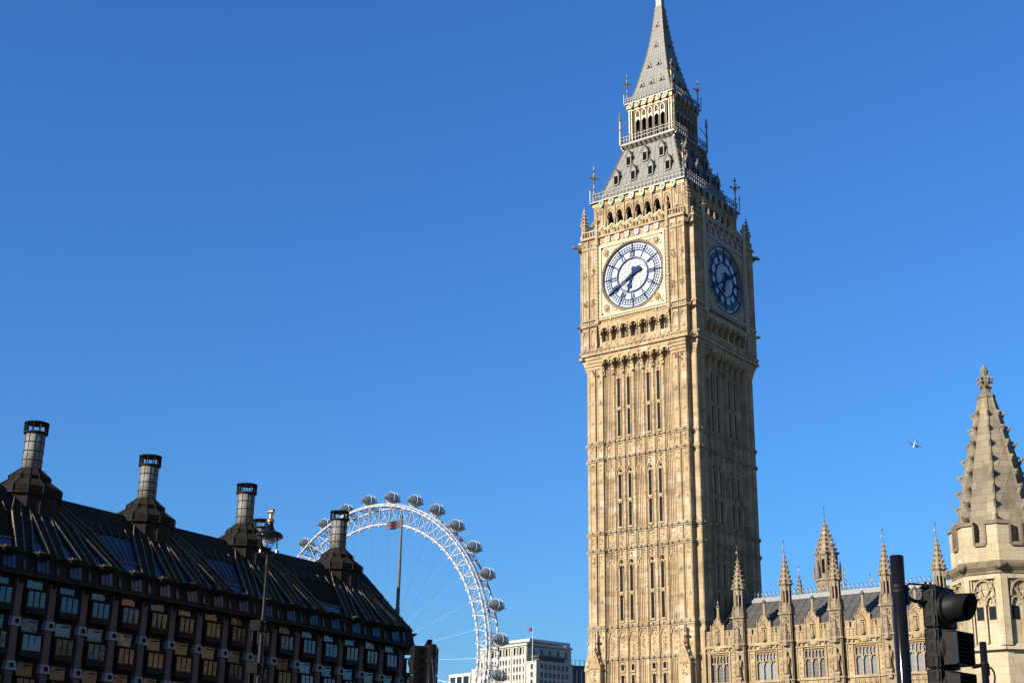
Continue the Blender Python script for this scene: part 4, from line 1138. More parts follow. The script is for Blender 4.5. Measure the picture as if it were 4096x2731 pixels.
cw.lathe([(1.3, 34.18), (1.38, 34.2), (1.38, 34.28), (1.28, 34.28)], 28, cap=False)
for i in range(10):
    t = 2 * pi * i / 10; c, s = cos(t), sin(t)
    cw.hexa([(1.02 * c - .03 * s, 1.02 * s + .03 * c, 33.34), (1.02 * c + .03 * s, 1.02 * s - .03 * c, 33.34), (1.35 * c + .03 * s, 1.35 * s - .03 * c, 33.34), (1.35 * c - .03 * s, 1.35 * s + .03 * c, 33.34), (1.12 * c - .03 * s, 1.12 * s + .03 * c, 34.22), (1.12 * c + .03 * s, 1.12 * s - .03 * c, 34.22), (1.35 * c + .03 * s, 1.35 * s - .03 * c, 34.22), (1.35 * c - .03 * s, 1.35 * s + .03 * c, 34.22)])
cw.lathe([(1.3, 34.2), (1.1, 34.24), (.2, 34.3)], 28)
cw.build('cowl', 'bronze', ch)
CS = Matrix.Diagonal((.76, .76, 1, 1))
setm(ch, T(CHX[0], 5.6, -.42) @ CS)
for x in CHX[1:]: inst(ch, office, T(x, 5.6, -.42) @ CS)
inst(ch, office, T(118.0, 16.5, -.42) @ CS)

# flagpole on the office roof
def union_flag(name, w, h, parent, seed):
    """waving flag: blue field, white and red saltires and cross as thin layers of one cloth"""
    def P(u, v, o=0.0):
        return (-u * w, .22 * sin(u * 6 + seed) * (u + .15) * w * .6 + o, h * v - .28 * u * w * .8 + .05 * sin(u * 9))
    b = MB(); n = 14
    def patch(poly_fn, o):
        for s in (-1, 1):
            pts = [[P(u, v, o * s) for v in poly_fn(u)] for u in [i / n for i in range(n + 1)]]
            for i in range(n):
                b.add([pts[i][0], pts[i + 1][0], pts[i + 1][1], pts[i][1]], [(0, 1, 2, 3)])
    b.cur = 0; patch(lambda u: (0, 1), .004)
    cl = lambda x: max(0, min(1, x))
    for wd, o, c in ((.13, .008, 1), (.05, .012, 2)):
        b.cur = c
        patch(lambda u: (cl(u - wd), cl(u + wd)), o); patch(lambda u: (cl(1 - u - wd), cl(1 - u + wd)), o)
    for wd, o, c in ((.17, .016, 1), (.1, .020, 2)):
        b.cur = c; patch(lambda u: (.5 - wd, .5 + wd), o)
        uw = wd * .5
        for s in (-1, 1): b.add([P(.5 - uw, 0, o * s), P(.5 + uw, 0, o * s), P(.5 + uw, 1, o * s), P(.5 - uw, 1, o * s)], [(0, 1, 2, 3)])
    return b.build(name, ['flag_blue', 'flag_white', 'flag_red'], parent)
fp = thing('flagpole', 'tall dark flagpole with union flag on the corner of the bronze roof', 'flagpole', (-11.7, 156.4, 23.2))
# the pole stands on the hip of the roof
pl = MB(); pl.lathe([(.24, 0), (.24, .7), (.2, .8), (.17, 5), (.11, 10.6), (.15, 10.7), (.12, 10.85), (.01, 10.95)], 10)
pl.build('pole', 'dark_iron', fp)
kn = MB(); kn.ball((0, 0, .3), .24, 8); kn.tube((0, 0, .3), (.25, 0, .3), .05, .05, 5); kn.build('foot', 'bronze', fp)
fl2 = union_flag('flag', 1.55, .9, fp, .6); fl2.location = (-.12, 0, 9.5)

# ================================================================== PALACE RANGE BESIDE THE TOWER
palace = thing('palace_range', 'golden gothic stone range with pinnacles, statues and grey roof beside the clock tower', 'building')
palace.matrix_world = T(16.8916, 140.9844, 0) @ Matrix.Rotation(-0.01203, 4, 'Y') @ Matrix.Rotation(-0.658146, 4, 'Z')
PY = -H; WYP = PY + .5; BW = 4.68; NB = 7
BX = [10.2 + BW * k for k in range(NB)]; WX = [7.9 + BW * k for k in range(NB)]
XE = BX[-1] + .6
rnd = random.Random(11)
pw = MB()
pw.box(6.45, XE, WYP + .3, WYP + 12.5, 0, 17.6)
for a, b in ((14.4, 16.95),):
    for k, c in enumerate(WX):
        x0 = 6.46 if k == 0 else BX[k - 1]; x1 = BX[k]
        pw.box(x0, c - 1.03, WYP, WYP + .31, a, b); pw.box(c + 1.03, x1, WYP, WYP + .31, a, b)
pw.box(6.46, XE, WYP, WYP + .31, 0, 14.4); pw.box(6.46, XE, WYP, WYP + .31, 16.95, 17.6)
for z0, z1, d in ((17.0, 17.12, .12), (17.4, 17.62, .22), (14.2, 14.32, .14), (13.3, 13.42, .14), (9.6, 9.9, .18)):
    pw.box(6.5, XE, WYP - d, WYP + .2, z0, z1)
for k, c in enumerate(WX):
    pw.ball((c, WYP - .14, 17.3), .24, 7, 1.7, .7, 1)
    for s in (-1, 1): pw.ball((c + s * .5, WYP - .1, 17.26), .13, 6); pw.ball((c + s * 1.5, WYP - .1, 17.28), .15, 6); pw.ball((c + s * 1.05, WYP - .1, 17.28), .12, 6)
    for s in (-1, 1):         # shafts and tracery panels beside each window
        pw.box(c + s * 1.05, c + s * 1.15, WYP - .1, WYP + .1, 13.4, 17.0)
        pw.box(c + s * 1.62, c + s * 1.7, WYP - .08, WYP + .1, 13.4, 17.0)
        carve(pw, c + s * 1.4 - .2, c + s * 1.4 + .2, 16.2, 16.85, WYP, .1, 8, rnd)
        for q in range(3): pw.ball((c + s * 1.4, WYP - .03, 14.8 + q * .45), .07, 5)
    for q in range(4):        # lozenge band under the window
        u = c - .78 + q * .52
        for s in (-1, 1):
            pw.tube((u - .2 * s, WYP - .03, 13.8), (u, WYP - .03, 14.1), .035, .035, 4); pw.tube((u - .2 * s, WYP - .03, 13.8), (u, WYP - .03, 13.5), .035, .035, 4)
        pw.ball((u, WYP - .03, 13.8), .1, 6)
    for z0 in (10.2,):
        pw.box(c - 1.03, c + 1.03, WYP - .04, WYP + .1, z0 + 2.8, z0 + 2.9)
# parapet: panelled, battlemented
for k, c in enumerate(WX):
    x0 = 6.5 if k == 0 else BX[k - 1] + .5; x1 = BX[k] - .5
    pw.box(x0, x1, WYP - .06, WYP + .3, 17.62, 18.35); pw.box(x0, x1, WYP - .12, WYP + .34, 18.3, 18.4)
    q = x0 + .1
    while q < x1 - .1: pw.box(q, q + .08, WYP - .13, WYP, 17.65, 18.3); q += .36
    for m0 in (x0 + .02, x0 + .75, x1 - .62, x1 - 1.3):
        if abs(m0 + .28 - c) > .75:
            pw.box(m0, m0 + .55, WYP - .04, WYP + .3, 18.4, 18.86); pw.box(m0 - .05, m0 + .6, WYP - .1, WYP + .34, 18.86, 18.96); carve(pw, m0 + .08, m0 + .47, 18.45, 18.82, WYP - .04, .07, 5, rnd)
pw.build('wall', 'palace_stone', palace)
# parapet gables
ga = MB()
ga.prism([(-.78, 17.62), (.78, 17.62), (.78, 18.9), (.66, 18.9), (.66, 19.45), (.42, 19.45), (.42, 19.6), (0, 20.1), (-.42, 19.6), (-.42, 19.45), (-.66, 19.45), (-.66, 18.9), (-.78, 18.9)], WYP - .16, WYP + .34)
for s in (-1, 1):
    ga.box(s * .6, s * .7, WYP - .24, WYP - .1, 17.7, 19.5); ga.box(s * .38, s * .84, WYP - .22, WYP + .4, 19.45, 19.55) if False else None
    ga.tube((s * .44, WYP - .17, 19.5), (0, WYP - .17, 20.08), .07, .07, 4); ga.ball((s * .25, WYP - .15, 19.85), .1, 5)
    ga.tube((s * .2, WYP - .2, 18.0), (s * .2, WYP - .2, 18.9), .05, .05, 4)
ga.prism([(-.24, 18.9), (.24, 18.9), (0, 19.3)], WYP - .34, WYP - .15)
carve(ga, -.5, .5, 18.9, 19.8, WYP - .16, .12, 14, rnd)
ga.lathe([(.2, 17.75), (.26, 17.9), (.12, 17.95), (.17, 18.2), (.13, 18.5), (.07, 18.65), (.09, 18.75), (.02, 18.85)], 6, 0, WYP - .24)   # small seated king in the niche
ga.lathe([(.22, 20.0), (.16, 20.2), (.12, 20.6), (.12, 20.95), (.17, 21.0), (.17, 21.06)], 8, 0, WYP + .08)
ga.cur = 1; ga.lathe([(.1, 21.06), (.2, 21.15), (.2, 21.25), (.08, 21.35), (.02, 21.4)], 8, 0, WYP + .08)
ga.cur = 2; ga.lathe([(.03, 21.38), (.07, 21.5), (.05, 21.6), (.01, 21.7)], 6, 0, WYP + .08)
g0 = ga.build('parapet_gable', ['palace_stone', 'dark_iron', 'gilding'], palace); setm(g0, T(WX[0], 0, 0))
for c in WX[1:]: inst(g0, palace, T(c, 0, 0))
# windows
wn_ = MB()
wn_.cur = 0
for u in (-1.03, .93): wn_.box(u, u + .1, WYP + .02, WYP + .3, 14.4, 16.95)
for u in (-.34, .34): wn_.box(u - .045, u + .045, WYP + .06, WYP + .28, 14.4, 16.3)
for q in range(7):
    u = -.96 + q * .32; wn_.box(u - .025, u + .025, WYP + .1, WYP + .28, 15.95, 16.9)
for u in (-.65, .02, .69):
    arch_band(wn_, u - .33, u + .31, 15.7, 16.15, .07, WYP + .08, WYP + .26); 
for q in range(6):
    u = -.8 + q * .32; arch_band(wn_, u - .15, u + .15, 16.55, 16.8, .05, WYP + .1, WYP + .26)
wn_.box(-1.03, 1.03, WYP + .02, WYP + .3, 16.86, 16.952); wn_.box(-1.05, 1.05, WYP - .06, WYP + .3, 14.3, 14.42)
for q in range(4): wn_.box(-.94, .94, WYP + .24, WYP + .27, 14.65 + q * .33, 14.67 + q * .33)
wi0 = wn_.build('window', 'palace_stone', palace)
g = MB(); g.box(-.94, .94, WYP + .25, WYP + .28, 14.4, 16.9); g.build('leaded_pane', 'palace_glass', wi0)
setm(wi0, T(WX[0], 0, 0))
for c in WX[1:]: inst(wi0, palace, T(c, 0, 0))
# buttresses rising into pinnacles
bt = MB()
bt.box(-.5, .5, PY, WYP + .2, 0, 20.0)
for s in (-1, 1):
    bt.box(s * .4, s * .5, PY - .06, WYP, 0, 19.9); bt.box(s * .49, s * .56, PY + .05, PY + .2, 0, 19.9)
    bt.tube((s * .28, PY - .12, 17.2), (s * .28, PY - .08, 18.2), .07, .03, 5)
for z, d in ((17.5, .2), (19.9, .14), (14.2, .14), (13.4, .12)): bt.box(-.5 - d, .5 + d, PY - d, WYP + .25, z, z + .14)
bt.lathe([(.3, 17.15), (.36, 17.4), (.2, 17.8), (.24, 18.0), (.05, 19.1)], 6, 0, PY - .12)
carve(bt, -.4, .4, 17.6, 19.8, PY, .18, 26, rnd, .07, .15)
bt.box(-.28, .28, PY - .3, PY, 14.5, 14.75); bt.box(-.2, .2, PY - .22, PY, 13.95, 14.5)
CYP = PY + .36
for s in (-1, 1):
    for t in (-1, 1): bt.lathe([(.16, 20.0), (.18, 20.4), (.02, 21.0)], 4, s * .42, CYP + t * .36)
bt.lathe([(.52, 20.0), (.5, 20.6), (.42, 20.75), (.42, 22.35), (.58, 22.5), (.58, 22.62), (.4, 22.66)], 8, 0, CYP, pi / 8)
for i in range(8):
    t = pi / 8 + 2 * pi * i / 8
    bt.tube((.43 * cos(t), CYP + .43 * sin(t), 20.7), (.43 * cos(t), CYP + .43 * sin(t), 22.4), .055, .055, 4)
    bt.ball((.6 * cos(t), CYP + .6 * sin(t), 22.58), .1, 5)
crocket_spire(bt, 0, CYP, 22.62, 25.2, .5, .05, 8, 6, .2, pi / 8, .06)
bt.cur = 1
for i in range(8):
    t = 2 * pi * i / 8; 
    bt.M = T(0, CYP, 0) @ Matrix.Rotation(t, 4, 'Z'); bt.box(.36, .395, -.07, .07, 20.9, 21.95); bt.M = None
bt.cur = 2; bt.tube((0, CYP, 25.3), (0, CYP, 26.35), .035, .025, 5); bt.box(0, .02, CYP - .02, CYP + .02, 25.8, 26.1); bt.box(-.16, .03, CYP - .015, CYP + .015, 25.75, 25.95)
bt.cur = 3; bt.lathe([(.02, 26.3), (.07, 26.4), (.01, 26.5)], 5, 0, CYP)
b0 = bt.build('pinnacle_buttress', ['pinnacle_stone', 'dark_opening', 'dark_iron', 'gilding'], palace)
# robed statue standing on its bracket
st = MB(); st.smooth = True
st.lathe([(.24, 0), (.27, .1), (.23, .5), (.19, .9), (.24, 1.25), (.25, 1.42), (.12, 1.55), (.08, 1.62), (.12, 1.72), (.125, 1.85), (.08, 1.97), (.01, 2.0)], 10)
st.tube((-.24, -.02, 1.38), (-.27, -.1, 1.0), .085, .07, 6); st.tube((-.27, -.1, 1.0), (-.08, -.24, .98), .07, .05, 6); st.tube((.24, -.02, 1.38), (.28, -.06, .95), .085, .07, 6); st.tube((.28, -.06, .95), (.22, -.2, .8), .065, .05, 6)
for u in (-.14, -.02, .12): st.tube((u, -.2, .02), (u * .7, -.17, 1.0), .05, .03, 5)
st0 = st.build('statue', 'palace_stone', b0); st0.location = (0, PY - .2, 14.75)
setm(b0, T(BX[0], 0, 0))
for c in BX[1:]: inst(b0, palace, T(c, 0, 0))
# small octagonal shaft next to the tower
se = MB(); se.box(6.4, 6.62, WYP - .25, WYP + .3, 0, 19.0); se.box(6.9, 7.05, WYP - .12, WYP + .3, 0, 18.9); se.box(6.36, 6.66, WYP - .3, WYP + .3, 19.0, 19.15)
se.build('shaft', 'palace_stone', palace)
# roof
YE, ZE, YRG, ZRG = WYP + .5, 17.7, PY + 7, 22.45
rf = MB()
rf.add([(6.4, YE, ZE), (XE, YE, ZE), (XE, YRG, ZRG), (6.4, YRG, ZRG), (6.4, YRG + 6, ZE), (XE, YRG + 6, ZE)], [(0, 1, 2, 3), (3, 2, 5, 4), (0, 3, 4), (1, 5, 2), (0, 4, 5, 1)])
q = 6.9
dz = (ZRG - ZE) / (YRG - YE)
while q < XE:
    rf.tube((q, YE, ZE + .02), (q, YRG, ZRG + .02), .035, .035, 4); q += .78
for t in (.36, .7): rf.box(6.4, XE, YE + t * (YRG - YE) - .02, YE + t * (YRG - YE) + .02, ZE + t * (ZRG - ZE), ZE + t * (ZRG - ZE) + .035)
rf.build('roof', 'slate_roof', palace)
rg_ = MB(); rg_.box(6.4, XE, YRG - .18, YRG + .18, ZRG - .1, ZRG + .22); rg_.box(6.4, XE, YRG - .4, YRG - .17, ZRG - .25, ZRG + .02)
q = 6.6
while q < XE:
    rg_.tube((q, YRG, ZRG + .2), (q, YRG, ZRG + .72), .03, .03, 4); rg_.ball((q, YRG, ZRG + .74), .07, 4)
    for s in (-1, 1): rg_.tube((q, YRG, ZRG + .5), (q + s * .13, YRG, ZRG + .62), .03, .03, 3); rg_.tube((q + s * .02, YRG, ZRG + .22), (q + s * .2, YRG, ZRG + .4), .025, .025, 3)
    q += .42
rg_.build('ridge_cresting', 'lead_pale', palace)
# iron stair climbing the end of the roof
ir = MB()
def srp(x, t, o=0.0): return (x, YE + t * (YRG - YE), ZE + t * (ZRG - ZE) + o)
for dx in (0.05, .75):
    xa = 6.75 + dx
    ir.tube(srp(xa, .05, .25), srp(xa, .98, .25), .04, .04, 4); ir.tube(srp(xa, .05, 1.1), srp(xa, .98, 1.1), .03, .03, 4)
    for q in range(6): ir.tube(srp(xa, .05 + q * .18, .2), srp(xa, .05 + q * .18, 1.1), .025, .025, 4)
for q in range(22):
    t = .06 + q * .042; a = srp(6.8, t, .27); ir.box(6.8, 7.5, a[1] - .1, a[1] + .1, a[2] - .02, a[2] + .02)
ir.build('roof_stair', 'dark_iron', palace)
# stair turret and spirelets standing behind the ridge
def behind(name, label, cat):
    o = thing(name, label, cat); return o
tur = behind('stair_turret', 'octagonal gothic stone turret with crocketed spire rising behind the palace roof', 'turret')
tur.matrix_world = palace.matrix_world @ T(14.85, PY + 9.2, 0) @ Matrix.Diagonal((1.2, 1.2, 1, 1))
b = MB()
b.lathe([(.9, 0), (.9, 23.9), (1.0, 24.0), (1.0, 24.2), (.74, 24.25), (.74, 26.3), (.88, 26.5), (.88, 26.7), (.7, 26.75)], 8, 0, 0, pi / 8)
for i in range(8):
    t = pi / 8 + 2 * pi * i / 8
    b.tube((.76 * cos(t), .76 * sin(t), 24.2), (.76 * cos(t), .76 * sin(t), 26.4), .09, .09, 5); b.lathe([(.12, 24.2), (.1, 25.2), (.01, 26.0)], 4, 1.0 * cos(t), 1.0 * sin(t)); b.ball((.9 * cos(t), .9 * sin(t), 26.62), .13, 5)
crocket_spire(b, 0, 0, 26.75, 29.5, .72, .08, 8, 6, .24, pi / 8, .09)
carve(b, -.3, .3, 22.6, 23.8, -.82, .1, 12, rnd)
b.cur = 1
for i in range(8):
    b.M = Matrix.Rotation(2 * pi * i / 8, 4, 'Z'); b.box(.66, .7, -.12, .12, 24.7, 26.0)
b.M = None; b.cur = 2; b.tube((0, 0, 29.9), (0, 0, 31.0), .035, .02, 5); b.cur = 3; b.ball((0, 0, 31.0), .07, 5)
b.build('turret_body', ['pinnacle_stone', 'dark_opening', 'dark_iron', 'gilding'], tur)
spi = behind('spirelet', 'small lead spirelet with curled crockets behind the palace roof ridge', 'spirelet')
spi.matrix_world = palace.matrix_world @ T(11.9, PY + 9.2, 0)
b = MB(); b.lathe([(.5, 20.5), (.42, 22.9), (.36, 23.0)], 8); crocket_spire(b, 0, 0, 22.9, 24.9, .36, .04, 8, 5, .2, 0, .04); b.tube((0, 0, 24.9), (0, 0, 25.6), .03, .02, 4)
b.build('spire', 'lead_pale', spi); b = MB(); b.ball((0, 0, 25.65), .08, 5); b.tube((-.1, 0, 25.4), (.1, 0, 25.4), .03, .03, 4); b.build('gilt_cross', 'gilding', spi)
van = behind('roof_vane', 'dark iron ridge finial with a banner vane beside the stair turret', 'vane')
van.matrix_world = palace.matrix_world @ T(16.5, PY + 9, 0)
b = MB(); b.lathe([(.3, 21.5), (.1, 22.8), (.06, 25.2), (.01, 25.35)], 6)
for z in (23.0, 23.4, 23.8):
    for s in (-1, 1): b.tube((0, 0, z), (s * .22, 0, z + .12), .04, .03, 4); b.ball((s * .25, 0, z + .14), .07, 4)
b.box(0, .2, -.015, .015, 24.5, 24.75); b.build('finial', 'dark_iron', van)
va2 = behind('roof_vane', 'thin iron rod with flag shaped vane on the ridge left of the fourth palace pinnacle', 'vane')
va2.matrix_world = palace.matrix_world @ T(19.1, PY + 9, 0)
b = MB(); b.lathe([(.14, 21.5), (.05, 22.9), (.035, 24.2), (.01, 24.3)], 6); b.box(0, .22, -.015, .015, 23.6, 23.9); b.ball((0, 0, 24.2), .08, 5); b.build('finial', 'dark_iron', va2)

# ================================================================== OCTAGONAL STONE TURRET, NEARER
ot = thing('octagonal_turret', 'pale octagonal stone turret with battlements and weathered crocketed spire beside the traffic light', 'turret', (24.22, 70.0, 0), R(250))
OR = 2.25; AP = OR * cos(pi / 8); SW = OR * sin(pi / 8)
b = MB(); b.lathe([(OR, 0), (OR, 13.66)], 8)
for k in range(8):
    b.M = Matrix.Rotation(pi / 8 + k * pi / 4 + pi / 2, 4, 'Z')      # face frame: outward is -y
    y = -AP
    for s in (-1, 1):
        b.hexa([(s * (SW + .02), y - .005, 9.9), (s * (SW - .3), y - .18, 9.9), (s * (SW - .3), y + .05, 9.9), (s * SW, y + .05, 9.9), (s * (SW + .02), y - .005, 13.6), (s * (SW - .3), y - .18, 13.6), (s * (SW - .3), y + .05, 13.6), (s * SW, y + .05, 13.6)]) if False else None
        b.box(s * (SW - .2), s * (SW + .07), y - .22, y + .1, 10.3, 13.6)
        b.box(s * (SW - .29), s * (SW - .2), y - .13, y + .1, 10.3, 13.5)
    b.hexa([(-SW - .05, y - .26, 10.1), (SW + .05, y - .26, 10.1), (SW + .05, y + .05, 10.1), (-SW - .05, y + .05, 10.1), (-SW, y - .02, 10.42), (SW, y - .02, 10.42), (SW, y + .05, 10.42), (-SW, y + .05, 10.42)])
    b.box(-SW, SW, y - .21, y + .1, 13.42, 13.62)
    b.box(-.05, .05, y - .15, y + .05, 10.4, 12.5)
b.M = None
b.build('drum', 'turret_stone', ot)
b = MB(); y = -AP
if True:
    for s in (-1, 1):
        u0, u1 = sorted((s * .05, s * (SW - .32)))
        arch_band(b, u0, u1, 12.2, 12.62, .06, y - .14, y + .05, 6)
        arch_band(b, u0 - .02, u1 + .02, 12.45, 12.95, .05, y - .12, y + .05, 6)
        c = (u0 + u1) / 2; carve(b, c - .12, c + .12, 12.25, 12.5, y, .06, 3, rnd)
        for q in (-.13, .13): b.tube((c + q, y - .06, 12.6), (c + q, y - .06, 13.35), .035, .035, 4)
        for q in (-.13, .13): b.ball((c + q, y - .02, 12.86), .07, 5)
    arch_band(b, -(SW - .32), SW - .32, 12.6, 13.42, .07, y - .18, y + .05, 7)
    for s in (-1, 1): b.tube((0, y - .09, 12.45), (s * .42, y - .09, 13.2), .045, .045, 4)
b.box(-SW + .3, SW - .3, y - .035, y + .02, 12.95, 13.44); b.box(-.05, .05, y - .152, y + .02, 12.4, 12.6)
tc0 = b.build('tracery', 'tracery_stone', ot); FM0 = [Matrix.Rotation(pi / 8 + k * pi / 4 + pi / 2, 4, 'Z') for k in range(8)]
setm(tc0, FM0[0])
for k in range(1, 8): inst(tc0, ot, FM0[k])
wb = MB(); wb.box(-.17, .17, -.025, .05, 11.52, 12.14)
for q in (-.06, .06): wb.box(q - .008, q + .008, -.035, -.02, 11.52, 12.14)
for q in range(4): wb.box(-.17, .17, -.035, -.02, 11.6 + q * .15, 11.616 + q * .15)
w0_ = None
for k in range(8):
    for s in (-1, 1):
        M = Matrix.Rotation(pi / 8 + k * pi / 4 + pi / 2, 4, 'Z') @ T(s * .305, -AP, 0)
        if w0_ is None: w0_ = setm(wb.build('small_window', 'leaded_glass', ot), M)
        else: inst(w0_, ot, M)
b = MB()
b.lathe([(OR + .02, 13.62), (OR + .12, 13.7), (OR + .12, 13.8), (OR + .3, 13.98), (OR + .34, 14.1), (OR + .14, 14.24), (OR + .1, 14.3)], 8)
for k in range(8):
    t = k * pi / 4; c, s_ = cos(t), sin(t); r = OR + .3
    b.ball((r * c, r * s_, 14.04), .22, 8); b.ball(((r + .14) * c, (r + .14) * s_, 13.98), .13, 7); b.ball((r * c - .18 * s_, r * s_ + .18 * c, 14.08), .13, 6); b.ball((r * c + .18 * s_, r * s_ - .18 * c, 14.02), .13, 6)
b.build('string_course', 'weathered_stone', ot)
b = MB(); PR = OR + .08; PA = PR * cos(pi / 8); PS = PR * sin(pi / 8)
b.lathe([(PR, 14.3), (PR, 15.08), (PR - .35, 15.08), (PR - .35, 14.3)], 8, cap=False)
b.build('parapet', 'turret_stone', ot)
m0 = MB(); mc = MB()
FM = [Matrix.Rotation(pi / 8 + k * pi / 4 + pi / 2, 4, 'Z') for k in range(8)]
for k, s in ((0, 1), (1, -1)):
    m0.M = mc.M = FM[k]
    m0.hexa([(s * .34, -PA - .003, 15.08), (s * PS, -PA - .003, 15.08), (s * (PS - .14), -PA + .33, 15.08), (s * .34, -PA + .33, 15.08), (s * .34, -PA - .003, 16.05), (s * PS, -PA - .003, 16.05), (s * (PS - .14), -PA + .33, 16.05), (s * .34, -PA + .33, 16.05)])
    mc.hexa([(s * .27, -PA - .1, 16.05), (s * (PS + .04), -PA - .1, 16.05), (s * (PS - .14), -PA + .36, 16.05), (s * .27, -PA + .36, 16.05), (s * .29, -PA - .03, 16.24), (s * (PS + .01), -PA - .03, 16.24), (s * (PS - .1), -PA + .28, 16.24), (s * .29, -PA + .28, 16.24)])
    mc.box(s * .24, s * .34, -PA - .07, -PA + .34, 15.1, 16.05)
m0.M = mc.M = None
cc = MB(); cc.M = FM[0]
cc.hexa([(-.27, -PA - .1, 15.0), (.27, -PA - .1, 15.0), (.27, -PA + .36, 15.0), (-.27, -PA + .36, 15.0), (-.25, -PA - .02, 15.2), (.25, -PA - .02, 15.2), (.25, -PA + .28, 15.2), (-.25, -PA + .28, 15.2)])
ml0 = m0.build('merlon', 'turret_stone', ot); mc.build('coping', 'weathered_stone', ml0); cl0 = cc.build('crenel_coping', 'weathered_stone', ot)
for k in range(1, 8):
    Mk = Matrix.Rotation(k * pi / 4, 4, 'Z'); inst(ml0, ot, Mk); inst(cl0, ot, Mk)
b = MB(); SPF = [(2.1, 14.4), (1.93, 16.0), (1.36, 19.0), (.74, 21.5), (.38, 22.92)]
b.lathe(SPF, 8)
b.build('spire', 'spire_stone', ot)
b = MB()
def spf(z):
    for (r0, z0), (r1, z1) in zip(SPF[:-1], SPF[1:]):
        if z0 <= z <= z1: return r0 + (r1 - r0) * (z - z0) / (z1 - z0)
for k in range(8):
    t = k * pi / 4; c, s_ = cos(t), sin(t)
    for (r0, z0), (r1, z1) in zip(SPF[:-1], SPF[1:]): b.tube((r0 * c, r0 * s_, z0), (r1 * c, r1 * s_, z1), .06, .05, 5)
    for q in range(8):
        z = 16.4 + q * .8; r = spf(z); f = (1.12 - q * .05) * (1 + .12 * sin(q * 5 + k * 3))
        b.tube((r * c, r * s_, z - .3 * f), ((r + .2 * f) * c, (r + .2 * f) * s_, z), .09 * f, .07 * f, 6); b.ball(((r + .2 * f) * c, (r + .2 * f) * s_, z + .05), .11 * f, 6); b.ball(((r + .3 * f) * c, (r + .3 * f) * s_, z + .1 * f), .06 * f, 5)
        b.tube(((r + .2 * f) * c, (r + .2 * f) * s_, z + .06), (r * c, r * s_, z + .16), .06, .05, 5)
b.lathe([(.36, 22.85), (.46, 22.95), (.46, 23.05), (.34, 23.14), (.24, 23.2), (.2, 23.5), (.25, 23.8), (.27, 24.0), (.17, 24.08), (.14, 24.16), (.21, 24.35), (.16, 24.5), (.05, 24.66), (.01, 24.74)], 8)
for z, r, n in ((23.55, .27, 6), (23.78, .3, 6), (23.98, .34, 6)):
    for i in range(n):
        t = 2 * pi * (i + .5 * (z > 23.7)) / n; b.ball((r * cos(t), r * sin(t), z), .085, 6, 1, 1, .9); b.ball(((r + .05) * cos(t), (r + .05) * sin(t), z - .06), .05, 5)
b.build('spire_crockets', 'spire_stone', ot)

# ================================================================== FERRIS WHEEL
wheel = thing('ferris_wheel', 'giant white observation wheel with glass capsules behind the dark office building', 'ferris wheel', (-51.31, 560.1, 60.1), -0.6785)
PH = 2.2425; RO, RI = 60.3, 53.6; NN = 64
ANG = lambda k: PH - k * 2 * pi / NN
def wp(r, k, y): return (r * cos(ANG(k)), y, r * sin(ANG(k)))
for y, r in ((-3.3, RO), (3.3, RO)):
    b = MB(); b.smooth = True; b.path([wp(r, k / 2, y) for k in range(2 * NN + 1)], .42, 6); b.build('outer_rim', 'white_steel', wheel)
b = MB(); b.smooth = True; b.path([wp(RI, k / 2, 0) for k in range(2 * NN + 1)], .5, 7); b.build('inner_rim', 'white_steel', wheel)
b = MB()
for r, y in ((RO + .9, -2.6), (RO + .9, -1.6)): b.path([wp(r, k / 2, y) for k in range(2 * NN + 1)], .2, 4)
for k in range(NN * 2): b.tube(wp(RO + .9, k / 2, -2.6), wp(RO + .9, k / 2, -1.6), .12, .12, 4)
b.build('drive_track', 'white_steel', wheel)
b = MB()
for k in range(NN):
    for y in (-3.3, 3.3):
        b.tube(wp(RI, k, 0), wp(RO, k + .5, y), .2, .2, 4); b.tube(wp(RI, k, 0), wp(RO, k - .5, y), .2, .2, 4)
    b.tube(wp(RO, k + .5, -3.3), wp(RO, k + .5, 3.3), .2, .2, 4)
    b.tube(wp(RO, k + .5, -3.3), wp(RO, k + 1.5, 3.3) if k % 2 else wp(RO, k - .5, 3.3), .13, .13, 4)
    b.ball(wp(RI - .7, k, 0), .55, 6); 
b.build('rim_lattice', 'white_steel', wheel)
b = MB(); b.M = Matrix.Rotation(pi / 2, 4, 'X'); b.lathe([(2.2, -9), (2.2, 9)], 20); b.lathe([(3.2, -8), (3.2, -6)], 20); b.lathe([(3.2, 6), (3.2, 8)], 20); b.M = None
b.build('hub', 'white_steel', wheel)
cb = MB(); cb.tube((0, 7, 3.0), (0, 0, RI - .8), .028, .028, 3); c0 = cb.build('spoke_cable', 'grey_steel', wheel)
for k in range(NN):
    M = Matrix.Rotation(pi / 2 - ANG(k), 4, 'Y')
    if k % 2: M = M @ Matrix.Diagonal((1, -1, 1, 1))
    if k == 0: setm(c0, M)
    else: inst(c0, wheel, M)
b = MB(); 
b.tube((-9, 18, -59.9), (0, 9, 0), 1.2, 1.0, 10); lg0 = b.build('support_leg', 'white_steel', wheel)
inst(lg0, wheel, Matrix.Diagonal((-1, 1, 1, 1)))
